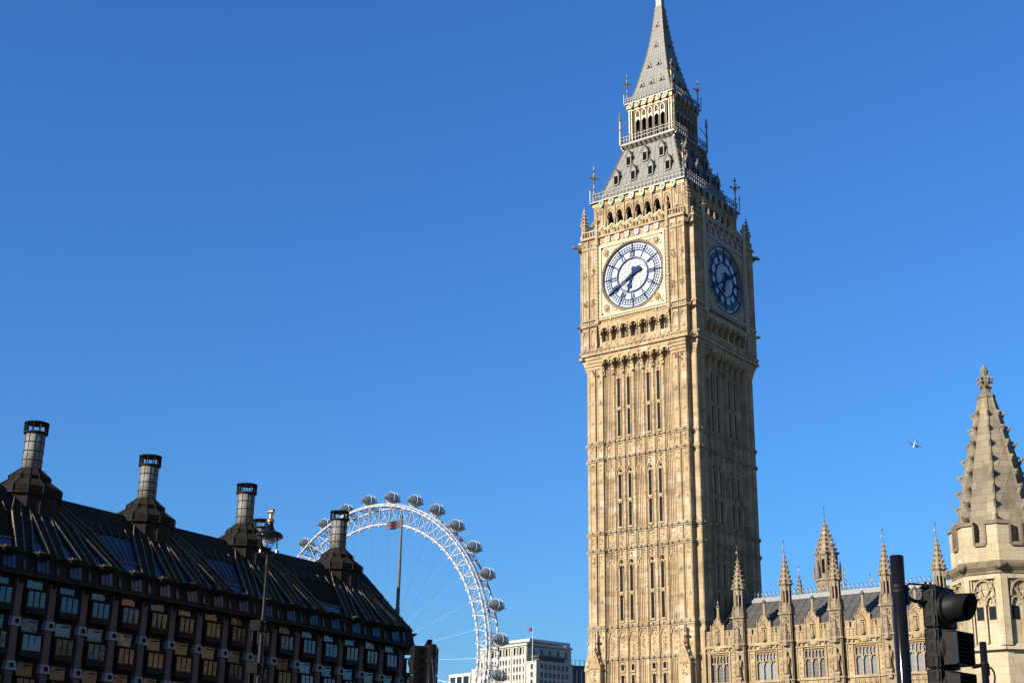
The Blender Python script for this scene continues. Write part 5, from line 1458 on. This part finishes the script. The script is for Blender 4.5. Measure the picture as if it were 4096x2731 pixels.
# capsules keep upright, long axis along the axle
cp_ = MB(); n = 20
def ell(y, t, e=1.0): 
    k = sqrt(max(0, 1 - (y / 4.0) ** 2)); return (2.05 * e * k * cos(t), y * e, 2.05 * e * k * sin(t))
for yy in (-1.1, 1.1):
    cp_.path([(2.28 * cos(t), yy, 2.28 * sin(t)) for t in [2 * pi * i / 24 for i in range(25)]], .12, 5)
for yy in (-3.3, -2.6, -1.9, 0, 1.9, 2.6, 3.3): cp_.path([ell(yy, t, 1.0) for t in [2 * pi * i / 18 for i in range(19)]], .032, 4)
for t in [R(x) for x in (20, 55, 90, 125, 160)]: cp_.path([ell(-3.9 + .52 * i, t, 1.0) for i in range(16)], .045, 4)
cp_.hexa([(-.9, -1.6, -4.2), (.9, -1.6, -4.2), (.9, 1.6, -4.2), (-.9, 1.6, -4.2), (-1.2, -1.5, -1.9), (1.2, -1.5, -1.9), (1.2, 1.5, -1.9), (-1.2, 1.5, -1.9)]) if False else None
cap0 = cp_.build('capsule', 'white_steel', wheel)
def ellmesh(z0, z1, e, mat, name, par):
    b = MB(); b.smooth = True; ny = 14; nz = 24; vs = []; fs = []
    for i in range(ny + 1):
        y = -3.98 + 7.96 * i / ny
        for j in range(nz):
            p = ell(y, 2 * pi * j / nz, e); vs.append((p[0], p[1], min(max(p[2], z0), z1)))
    for i in range(ny):
        for j in range(nz): fs.append((i * nz + j, i * nz + (j + 1) % nz, (i + 1) * nz + (j + 1) % nz, (i + 1) * nz + j))
    fs.append(tuple(range(nz))); fs.append(tuple(ny * nz + j for j in range(nz - 1, -1, -1)))
    b.add(vs, fs); return b.build(name, mat, par)
ellmesh(-.75, 9, .985, 'pod_glass', 'glazing', cap0)
ellmesh(-9, -.8, .99, 'capsule_shell', 'underside', cap0)
b = MB(); b.box(-.5, .5, -4.3, -3.6, -.95, -.75); b.box(-1.0, 1.0, 1.2, 3.9, -1.0, -.8); b.tube((-1.5, 3.2, -.75), (-1.5, -3.2, -.75), .1, .1, 4); b.tube((1.5, 3.2, -.75), (1.5, -3.2, -.75), .1, .1, 4)
b.build('red_band', 'flag_red', cap0)
bk = MB()
for y in (-1.1, 1.1):
    for s in (-1, 1): bk.tube((-64 + RO * cos(s * .045), y * 2.6, RO * sin(s * .045)), (-2.1, y, 0), .2, .16, 4)
bk.tube((-2.1, -1.2, 0), (-2.1, 1.2, 0), .16, .16, 4); bk.tube((-64 + RO, -2.9, 0), (-64 + RO, 2.9, 0), .16, .16, 4); bk.tube((-64 + RO, 0, 2.7), (-64 + RO, 0, -2.7), .16, .16, 4)
bk0 = bk.build('mount', 'white_steel', cap0)
for j, k in enumerate(range(-1, 15)):
    a = PH - k * 2 * pi / 32; M = T(64 * cos(a), 0, 64 * sin(a))
    bk0.matrix_local = Matrix.Rotation(-a, 4, 'Y') if j == 0 else bk0.matrix_local
    if j == 0: setm(cap0, M)
    else:
        c_ = inst(cap0, wheel, M)
        for ch_ in c_.children:
            if ch_.name.startswith('mount'): ch_.matrix_local = Matrix.Rotation(-a, 4, 'Y')
# ================================================================== FAR WHITE BUILDINGS
def block(name, label, cat, loc, rot): return thing(name, label, cat, loc, rot)
sb = block('stone_office_tower', 'pale stone office block with small windows and flat top right behind the wheel', 'building', (13.62, 900, 0), R(38))
b = MB(); b.box(0, 36, 0, 48, 0, 108.6); b.box(-.6, 36.6, -.6, 48.6, 109.0, 110.3); b.box(.8, 35, .8, 47, 108.6, 109.0)
b.box(0.003, 29, -9.4, 0.5, 0, 98.4); b.box(-.3, 29.3, -9.7, 1, 98.4, 99.0); b.box(0.006, 36, 48, 56.5, 0, 98.0)
for t in (0.4, 14.6, 28.6, 42.4): b.box(-.5, .5, t, t + 1.6, 0, 108.6)
b.build('wall', 'portland_stone', sb)
b = MB(); b.hexa([(1, 1, 110.3), (35, 1, 110.3), (35, 47, 110.3), (1, 47, 110.3), (12, 16, 115), (24, 16, 115), (24, 40, 115), (12, 40, 115)]); b.tube((14, 22, 115), (14, 22, 119), .15, .08, 5)
b.build('roof', 'slate_roof', sb)
b = MB(); b.box(6, 39.4, 5.0, 7.0, 112.2, 114.0); b.box(37.8, 39.4, 5.01, 6.99, 90, 112.2); b.box(6, 7.2, 7, 26, 112.2, 114.0)
b.build('white_frame', 'white_panel', sb)
b = MB(); b.box(8, 36, 8, 30, 109.8, 112.3); b.build('rooftop_glazing', 'block_glass', sb)
b = MB(); b.box(2.5, 25, -8.6, 0, 101.4, 102.6); b.box(3.5, 24, -7.6, 0, 99.0, 101.4); b.build('terrace_pavilion', 'dark_cladding', sb)
def wmesh(w, h, mat='block_glass'):
    b = MB(); b.cur = 0; b.box(-w / 2, w / 2, -.06, .3, 0, h); b.cur = 1; b.box(-w / 2 - .15, w / 2 + .15, -.35, .2, -.3, -.02); b.box(-w * .3, w * .3, -.12, .2, -1.0, -.6)
    return b.build('window', [mat, 'portland_stone', 'dark_cladding'], sb)
w1 = wmesh(1.5, 3.0); first = True
LM = lambda t, z: T(0, t, z) @ Matrix.Rotation(-pi / 2, 4, 'Z')
for z in (98.2, 93.4, 88.6, 83.8):
    for t in (2.9, 6.5, 9.4, 12.4, 17.1, 20.5, 23.2, 26.2, 31.2, 34.3, 37.3, 40.4, 45.6):
        if first: setm(w1, LM(t, z)); first = False
        else: inst(w1, sb, LM(t, z))
w3 = wmesh(2.1, 3.0); first = True
for z in (94.2, 89.4, 84.6):
    Ms = [T(0, -5, z) @ Matrix.Rotation(-pi / 2, 4, 'Z')] + [T(4.2 + 3.4 * i, -9.4, z) for i in range(7)]
    for M in Ms:
        if first: setm(w3, M); first = False
        else: inst(w3, sb, M)
w4 = wmesh(2.0, 3.1); setm(w4, T(5.2, 0, 104.0))
for x in (11.8, 18.6, 25.2, 31.7): inst(w4, sb, T(x, 0, 104.0))
b = MB(); b.cur = 0; b.box(-2.1, 2.1, -.08, .3, 0, 4.4); b.cur = 1
for s in (-1, 1): b.box(s * 2.1, s * 2.6, -.5, .2, -.3, 4.8)
b.box(-2.6, 2.6, -.5, .2, 4.4, 4.9); b.cur = 2; b.box(-.6, .6, -.12, .2, 0, 4.2)
l0 = b.build('loggia_opening', ['dark_opening', 'portland_stone', 'portland_stone'], sb); setm(l0, LM(4.6, 103.6))
for t in (10.5, 18.5, 24.6, 32.5, 38.5): inst(l0, sb, LM(t, 103.6))
f2 = thing('flagpole', 'white flagpole with small flag standing on the far stone office terrace', 'flagpole', (16.95, 894, 99.0))
b = MB(); b.lathe([(.28, 0), (.2, 10), (.14, 21), (.01, 21.2)], 8); b.build('pole', 'white_panel', f2)
u2 = union_flag('flag', 3.2, 2.2, f2, 2.0); u2.location = (0, 0, 17.8)
wbk = block('white_office', 'low white framed office with tall glass bays left of the stone office block', 'building', (13.62, 900, 0), R(38))
b = MB(); b.box(.5, 30, 56.6, 79, 0, 92); b.box(-.5, 30, 56.6, 80.5, 94.0, 96.0)
for t in (57, 64.5, 71.5, 78.8): b.box(-.5, .6, t, t + 1.6, 0, 94.0)
b.build('wall', 'white_panel', wbk)
for i, t in enumerate((58.8, 66.2, 73.2)):
    g = MB(); g.box(.2, .7, t, t + 5.4, 40, 93.9); g.build('glass_bay', 'block_glass', wbk)
dk = block('dark_office', 'dark modern office with white vertical fins between the stone block and the clock tower', 'building', (42.5, 935, 0), R(8))
b = MB(); b.box(0, 30, 0, 30, 0, 101.0); b.build('wall', 'dark_cladding', dk)
b = MB()
for i in range(10): b.box(.4 + i * 3.0, 1.1 + i * 3.0, -.7, -.01, 60, 98.0)
b.build('fins', 'white_panel', dk)
b = MB()
for i in range(10):
    x = i * 3.0; b.tube((x, 0, 101), (x, 0, 104.4), .14, .14, 4); b.tube((x + 2.4, 0, 101), (x + 2.4, 0, 104.4), .14, .14, 4); b.tube((x, 0, 104.4), (x + 2.4, 0, 104.4), .14, .14, 4)
b.box(-.5, 30, -.5, 30, 98.0, 98.6)
b.build('roof_railing', 'dark_cladding', dk)
b = MB(); b.box(0, 30, -.05, .2, 88, 96); b.build('glazing', 'block_glass', dk)

# ================================================================== STREET FURNITURE
def visor_round(L=.245, r0=.118, r1=.104):
    b = MB(); n = 28; vs = []; fs = []
    for rr in (0.0, -.006):
        for j, f in ((0, 0.0), (1, 1.0)):
            for i in range(n):
                t = 2 * pi * i / n
                cut = (.72 + .28 * (sin(t) * .5 + .5)) if j else 0
                r = (r0 + (r1 - r0) * (cut if j else 0)) + rr
                vs.append((r * cos(t), -L * cut if j else .0, r * sin(t)))
    for i in range(n):
        q = (i + 1) % n
        fs += [(i, q, n + q, n + i), (2 * n + i, 3 * n + i, 3 * n + q, 2 * n + q), (n + i, n + q, 3 * n + q, 3 * n + i)]
    b.smooth = True; b.add(vs, fs); b.smooth = False
    b.M = Matrix.Rotation(pi / 2, 4, 'X'); b.lathe([(.145, -.005), (.145, .02), (.12, .03)], 28, cap=False); b.M = None
    return b
def signal_head(parent, M, back=False):
    h = MB()
    W, D, A = .30, .125, .322
    for k in range(3):
        z1 = -k * A; z0 = z1 - A + .006
        h.prism([(0.012, z0), (W - .012, z0), (W, z0 + .012), (W, z1 - .012), (W - .012, z1), (.012, z1), (0, z1 - .012), (0, z0 + .012)], .03, D)
        h.box(.004, W - .004, 0, .03, z0 + .004, z1 - .004)
        for s, xx in ((-1, 0), (1, W)):
            for q in range(3):
                zc = z0 + .06 + q * .1
                h.hexa([(xx + s * .001, .055, zc - .032), (xx + s * .004, .055, zc - .032), (xx + s * .004, .108, zc - .032), (xx + s * .001, .108, zc - .032), (xx + s * .001, .055, zc + .03), (xx + s * .010, .055, zc + .03), (xx + s * .010, .108, zc + .03), (xx + s * .001, .108, zc + .03)])
            h.tube((xx + s * .008, .02, z1 - .02), (xx + s * .008, .02, z1 - .09), .011, .011, 6); h.tube((xx + s * .008, .02, z0 + .02), (xx + s * .008, .02, z0 + .09), .011, .011, 6)
            h.box(xx, xx + s * .006, .022, .036, z0, z1)
    for k in range(9):         # half round recesses on the back, their shade painted as dark plates
        zc = -.055 - k * .1 - (k // 3) * .022
        for xx in (W * .3, W * .72):
            h.cur = 1; h.prism([(xx + .03, zc - .03), (xx + .03, zc + .03), (xx, zc + .03), (xx - .02, zc + .018), (xx - .027, zc), (xx - .02, zc - .018), (xx, zc - .03)], D - .001, D + .004); h.cur = 0
    h.box(.01, W - .01, .0, D - .01, .001, .012)
    hd = h.build('signal_head', ['black_plastic', 'dark_opening'], parent); setm(hd, M)
    v = visor_round(); v0 = v.build('visor', 'black_plastic', hd); v0.location = (W / 2, 0, -A / 2)
    ln_ = MB(); ln_.ball((0, .0, 0), .11, 14, 1, .3, 1); l0 = ln_.build('lens', 'signal_red', hd); l0.location = (W / 2, .0, -A / 2)
    bx = MB()
    bx.M = Matrix.Rotation(pi / 2, 4, 'X'); bx.lathe([(.145, -.005), (.145, .025), (.125, .05)], 28); bx.M = None
    for s in (-1, 1): bx.box(s * .125, s * .115, -.15, -.02, -.125, .125)
    bx.hexa([(-.125, -.15, .115), (.125, -.15, .115), (.125, -.02, .125), (-.125, -.02, .125), (-.125, -.15, .125), (.125, -.15, .125), (.125, -.02, .14), (-.125, -.02, .14)])
    bx.box(-.125, .125, -.13, -.02, -.135, -.125)
    for q in range(7): bx.box(-.114, .114, -.14 + .002 * q, -.06, -.1 + q * .033, -.096 + q * .033)
    bb = bx.build('louvred_visor', 'black_plastic', hd); bb.location = (W / 2, 0, -A * 1.5)
    inst(bb, hd, T(W / 2, 0, -A * 2.5))
    return hd
tl = thing('traffic_light', 'black traffic light on a glossy black pole in the right foreground', 'traffic light', (3.168, 11.6, 0), group='traffic lights at the crossing')
b = MB(); b.smooth = True; b.lathe([(.056, 0), (.056, 3.86), (.05, 3.866)], 28); b.build('pole', 'black_paint', tl)
b = MB(); b.lathe([(.0565, 3.6), (.0605, 3.605), (.0605, 3.625), (.0565, 3.63)], 28, cap=False); b.lathe([(.0565, 3.56), (.0595, 3.565), (.0595, 3.585), (.0565, 3.59)], 28, cap=False)
b.box(.055, .075, -.02, .03, 3.47, 3.63); b.tube((.07, 0, 3.625), (.09, .0, 3.64), .008, .008, 6); b.tube((.09, 0, 3.64), (.33, .08, 3.645), .008, .008, 6)
b.box(.2, .36, .03, .12, 3.622, 3.634)
for q in (.235, .275): b.tube((q, .05, 3.634), (q, .05, 3.656), .012, .012, 8); b.ball((q, .05, 3.658), .013, 6)
b.path([(.07, 0, 3.535), (.1, .01, 3.515), (.14, .03, 3.505), (.24, .07, 3.507)], .016, 8)
for z in (3.49, 3.6): b.tube((.073, .0, z), (.088, .0, z), .012, .012, 6)
b.build('bracket', 'black_plastic', tl)
signal_head(tl, T(.295, -.0, 3.622) @ Matrix.Rotation(R(42), 4, 'Z'))
# second signal, seen from behind
t2 = thing('traffic_light', 'black traffic light seen from behind at the corner of the dark office building', 'traffic light', (-.85, 17.0, 0), group='traffic lights at the crossing')
b = MB(); b.smooth = True; b.lathe([(.056, 0), (.056, 3.70), (.05, 3.707)], 24); b.build('pole', 'black_paint', t2)
b = MB(); b.box(-.055, .0, -.03, .03, 3.70, 3.76); b.hexa([(-.1, -.03, 3.67), (-.03, -.03, 3.67), (-.03, .03, 3.67), (-.1, .03, 3.67), (-.055, -.03, 3.755), (-.005, -.03, 3.755), (-.005, .03, 3.755), (-.055, .03, 3.755)])
b.tube((.01, -.06, 3.55), (.05, -.075, 3.2), .012, .012, 6); b.ball((.055, -.02, 3.6), .018, 6); b.box(-.06, .06, -.062, -.05, 3.5, 3.53)
b.build('bracket', 'black_plastic', t2)
h2 = signal_head(t2, T(.017, .316, 3.692) @ Matrix.Rotation(R(-156), 4, 'Z'))
# third pole behind the first signal
t3 = thing('signal_pole', 'plain black signal pole with looping cable behind the traffic light', 'pole', (7.89, 24.0, 0))
b = MB(); b.smooth = True; b.lathe([(.058, 0), (.058, 4.775), (.05, 4.782)], 24); b.build('pole', 'black_paint', t3)
b = MB(); b.lathe([(.0585, 4.42), (.064, 4.425), (.064, 4.45), (.0585, 4.455)], 24, cap=False); b.box(.056, .075, -.02, .03, 4.24, 4.43); b.path([(.075, 0, 4.37), (.11, 0, 4.36), (.145, 0, 4.3), (.155, 0, 4.2), (.13, 0, 4.08), (.09, 0, 4.0), (.06, 0, 3.98)], .016, 8); b.tube((-.2, 0, 4.38), (-.05, 0, 4.4), .04, .03, 8)
b.build('bracket', 'black_plastic', t3)
# street lamp
lm_ = thing('street_lamp', 'black street lamp with copper crown finial and glass bowl before the bronze roof', 'street lamp', (-5.85, 35.0, 0))
b = MB(); b.smooth = True
b.lathe([(.1, 0), (.1, 1.2), (.075, 1.3), (.06, 6.3), (.06, 6.36), (.046, 6.4), (.044, 7.6), (.055, 7.64), (.055, 7.7), (.045, 7.74), (.04, 7.92)], 20); b.build('post', 'black_plastic', lm_)
b = MB()
for s in (-1, 1):
    b.path([(0, 0, 7.86), (s * .1, 0, 7.9), (s * .22, 0, 7.96), (s * .25, 0, 8.0)], .022, 6); b.box(s * .12, s * .27, -.03, .03, 7.93, 7.955)
    b.tube((s * .2, 0, 7.94), (s * .2, 0, 8.38), .016, .016, 8); b.lathe([(.028, 7.95), (.02, 8.02), (.014, 8.05)], 8, s * .2, 0)
b.build('lantern_bracket', 'black_paint', lm_)
b = MB(); b.smooth = True
b.lathe([(.17, 8.28), (.28, 8.29), (.345, 8.325), (.345, 8.35), (.31, 8.42), (.25, 8.455), (.17, 8.47), (.12, 8.52), (.085, 8.6), (.07, 8.68), (.07, 8.70)], 32)
b.build('lamp_hood', 'black_paint', lm_)
b = MB(); b.smooth = True
b.lathe([(.095, 8.695), (.1, 8.72), (.1, 8.755), (.06, 8.78), (.04, 8.83), (.06, 8.86), (.045, 8.88), (.065, 8.9)], 20)
for i in range(12):
    t = 2 * pi * i / 12; b.hexa([(.055 * cos(t - .2), .055 * sin(t - .2), 8.89), (.055 * cos(t + .2), .055 * sin(t + .2), 8.89), (.04 * cos(t + .2), .04 * sin(t + .2), 8.89), (.04 * cos(t - .2), .04 * sin(t - .2), 8.89), (.1 * cos(t - .22), .1 * sin(t - .22), 9.025), (.1 * cos(t + .22), .1 * sin(t + .22), 9.025), (.085 * cos(t + .22), .085 * sin(t + .22), 9.02), (.085 * cos(t - .22), .085 * sin(t - .22), 9.02)])
b.build('crown_finial', 'copper', lm_)
b = MB(); b.smooth = True; b.lathe([(.165, 8.29), (.17, 8.24), (.16, 8.17), (.12, 8.11), (.06, 8.08), (.01, 8.073)], 24, cap=False); b.build('glass_bowl', 'lamp_glass', lm_)
b = MB(); b.box(-.09, .09, -.09, .09, 8.2, 8.3); b.lathe([(.02, 8.1), (.03, 8.15), (.03, 8.2)], 8, -.05, 0); b.build('lamp_fitting', 'dark_iron', lm_)
for zt in (6.30, 5.30):
    bx_ = MB(); bx_.box(-.14, .12, -.06, .06, -.25, 0)
    sp0 = bx_.build('antenna_box', 'grey_plastic', lm_); sp0.location = (-.13, -.1, zt); sp0.rotation_euler = (0, 0, R(-12))
    b = MB(); b.M = Matrix.Rotation(pi / 2, 4, 'X'); b.lathe([(.085, .058), (.085, .064), (.06, .066)], 20); b.M = None; f_ = b.build('round_cover', 'grey_plastic', sp0); f_.location = (-.0, 0, -.125)
    b = MB(); b.tube((-.08, 0, -.25), (-.08, 0, -.5), .012, .012, 6); b.tube((.06, 0, -.25), (.06, 0, -.55), .012, .012, 6); b.tube((.13, .05, .04), (.13, .05, -.6), .02, .02, 8); b.box(.1, .2, .02, .1, -.05, -.02); b.box(.1, .2, .02, .1, -.24, -.21)
    b.path([(.16, 0, -.3), (.22, -.02, -.34), (.24, -.02, -.42), (.2, 0, -.48), (.14, 0, -.5)], .008, 5)
    b.build('cable_mount', 'black_plastic', sp0)

# ================================================================== AIRLINER
ap = thing('airliner', 'small white and blue airliner flying in clear sky right of the clock tower', 'airplane')
Rx = Vector((-.355, .894, .27)).normalized(); Ry = Vector((-.31, -.175, .935)); Ry = (Ry - Rx * Ry.dot(Rx)).normalized(); Rz = Rx.cross(Ry)
cols = []
for i in range(3): cols.append(rt * Rx[i] + up * Ry[i] + (-fw) * Rz[i])
M = Matrix.Identity(4)
for i in range(3):
    for r_ in range(3): M[r_][i] = cols[i][r_]
ap.matrix_world = T(743.1, 2550, 683.9) @ M
def fus(z_hi):
    b = MB(); b.smooth = True; nx = 20; nt = 20; vs = []; fs = []
    pr_ = [(-19, .15, 1.2), (-17, .7, .9), (-13, 1.4, .4), (-9, 1.9, 0), (14, 1.97, 0), (16.5, 1.7, -.1), (18, 1.1, -.35), (18.8, .4, -.5)]
    for x, r, zc in pr_:
        for i in range(nt):
            t = 2 * pi * i / nt; vs.append((x, r * cos(t), zc + r * sin(t)))
    for a in range(len(pr_) - 1):
        for i in range(nt):
            j = (i + 1) % nt; b.cur = 0
            fs.append((a * nt + i, a * nt + j, (a + 1) * nt + j, (a + 1) * nt + i))
    o = len(b.v); 
    for k_, f in enumerate(fs):
        b.cur = 1 if (k_ % nt) >= nt // 2 - 0 and (k_ % nt) < nt else 0
        b.add([vs[q] for q in f], [(0, 1, 2, 3)])
    return b
fus(0).build('fuselage', ['aircraft_white', 'aircraft_blue'], ap)
for s in (-1, 1):
    b = MB(); b.hexa([(5.5, s * 1.2, -1.3), (-1.5, s * 1.2, -1.3), (-3.2, s * 17, .2), (-1.6, s * 17, .2), (5.5, s * 1.2, -.6), (-1.5, s * 1.2, -.9), (-3.2, s * 17, .35), (-1.6, s * 17, .35)]); w_ = b.build('wing', 'aircraft_grey', ap)
    b = MB(); b.hexa([(-1.7, s * 16.9, .2), (-3.2, s * 16.9, .2), (-3.2, s * 17.05, .2), (-1.7, s * 17.05, .2), (-3.0, s * 17.5, 2.5), (-3.9, s * 17.5, 2.5), (-3.9, s * 17.6, 2.5), (-3.0, s * 17.6, 2.5)]); b.build('winglet', 'aircraft_white', w_)
    b = MB(); b.smooth = True; b.M = T(3.6, s * 5.7, -2.2) @ Matrix.Rotation(pi / 2, 4, 'Y'); b.lathe([(.6, -2.4), (1.0, -1.0), (1.15, 1.2), (1.05, 2.0), (.3, 2.0)], 16); b.M = None; b.build('engine', 'aircraft_blue', w_)
    b = MB(); b.hexa([(-14.5, s * .6, .9), (-17.8, s * .6, .9), (-18.6, s * 6.2, 1.4), (-17.3, s * 6.2, 1.4), (-14.5, s * .6, 1.15), (-17.8, s * .6, 1.1), (-18.6, s * 6.2, 1.5), (-17.3, s * 6.2, 1.5)]); b.build('tailplane', 'aircraft_grey', ap)
b = MB()
for q in range(6):
    f0, f1 = q / 6, (q + 1) / 6; b.cur = (0, 1, 0, 2, 0, 2)[q]
    X_ = lambda f: (-12.5 - 4.8 * f, -17.6 - 1.4 * f); a0, a1 = X_(f0); c0_, c1_ = X_(f1); z0_, z1_ = 1.2 + 6 * f0, 1.2 + 6 * f1
    b.hexa([(a0, -.15, z0_), (a1, -.15, z0_), (a1, .15, z0_), (a0, .15, z0_), (c0_, -.15, z1_), (c1_, -.15, z1_), (c1_, .15, z1_), (c0_, .15, z1_)])
b.build('tail_fin', ['aircraft_white', 'flag_blue', 'flag_red'], ap)
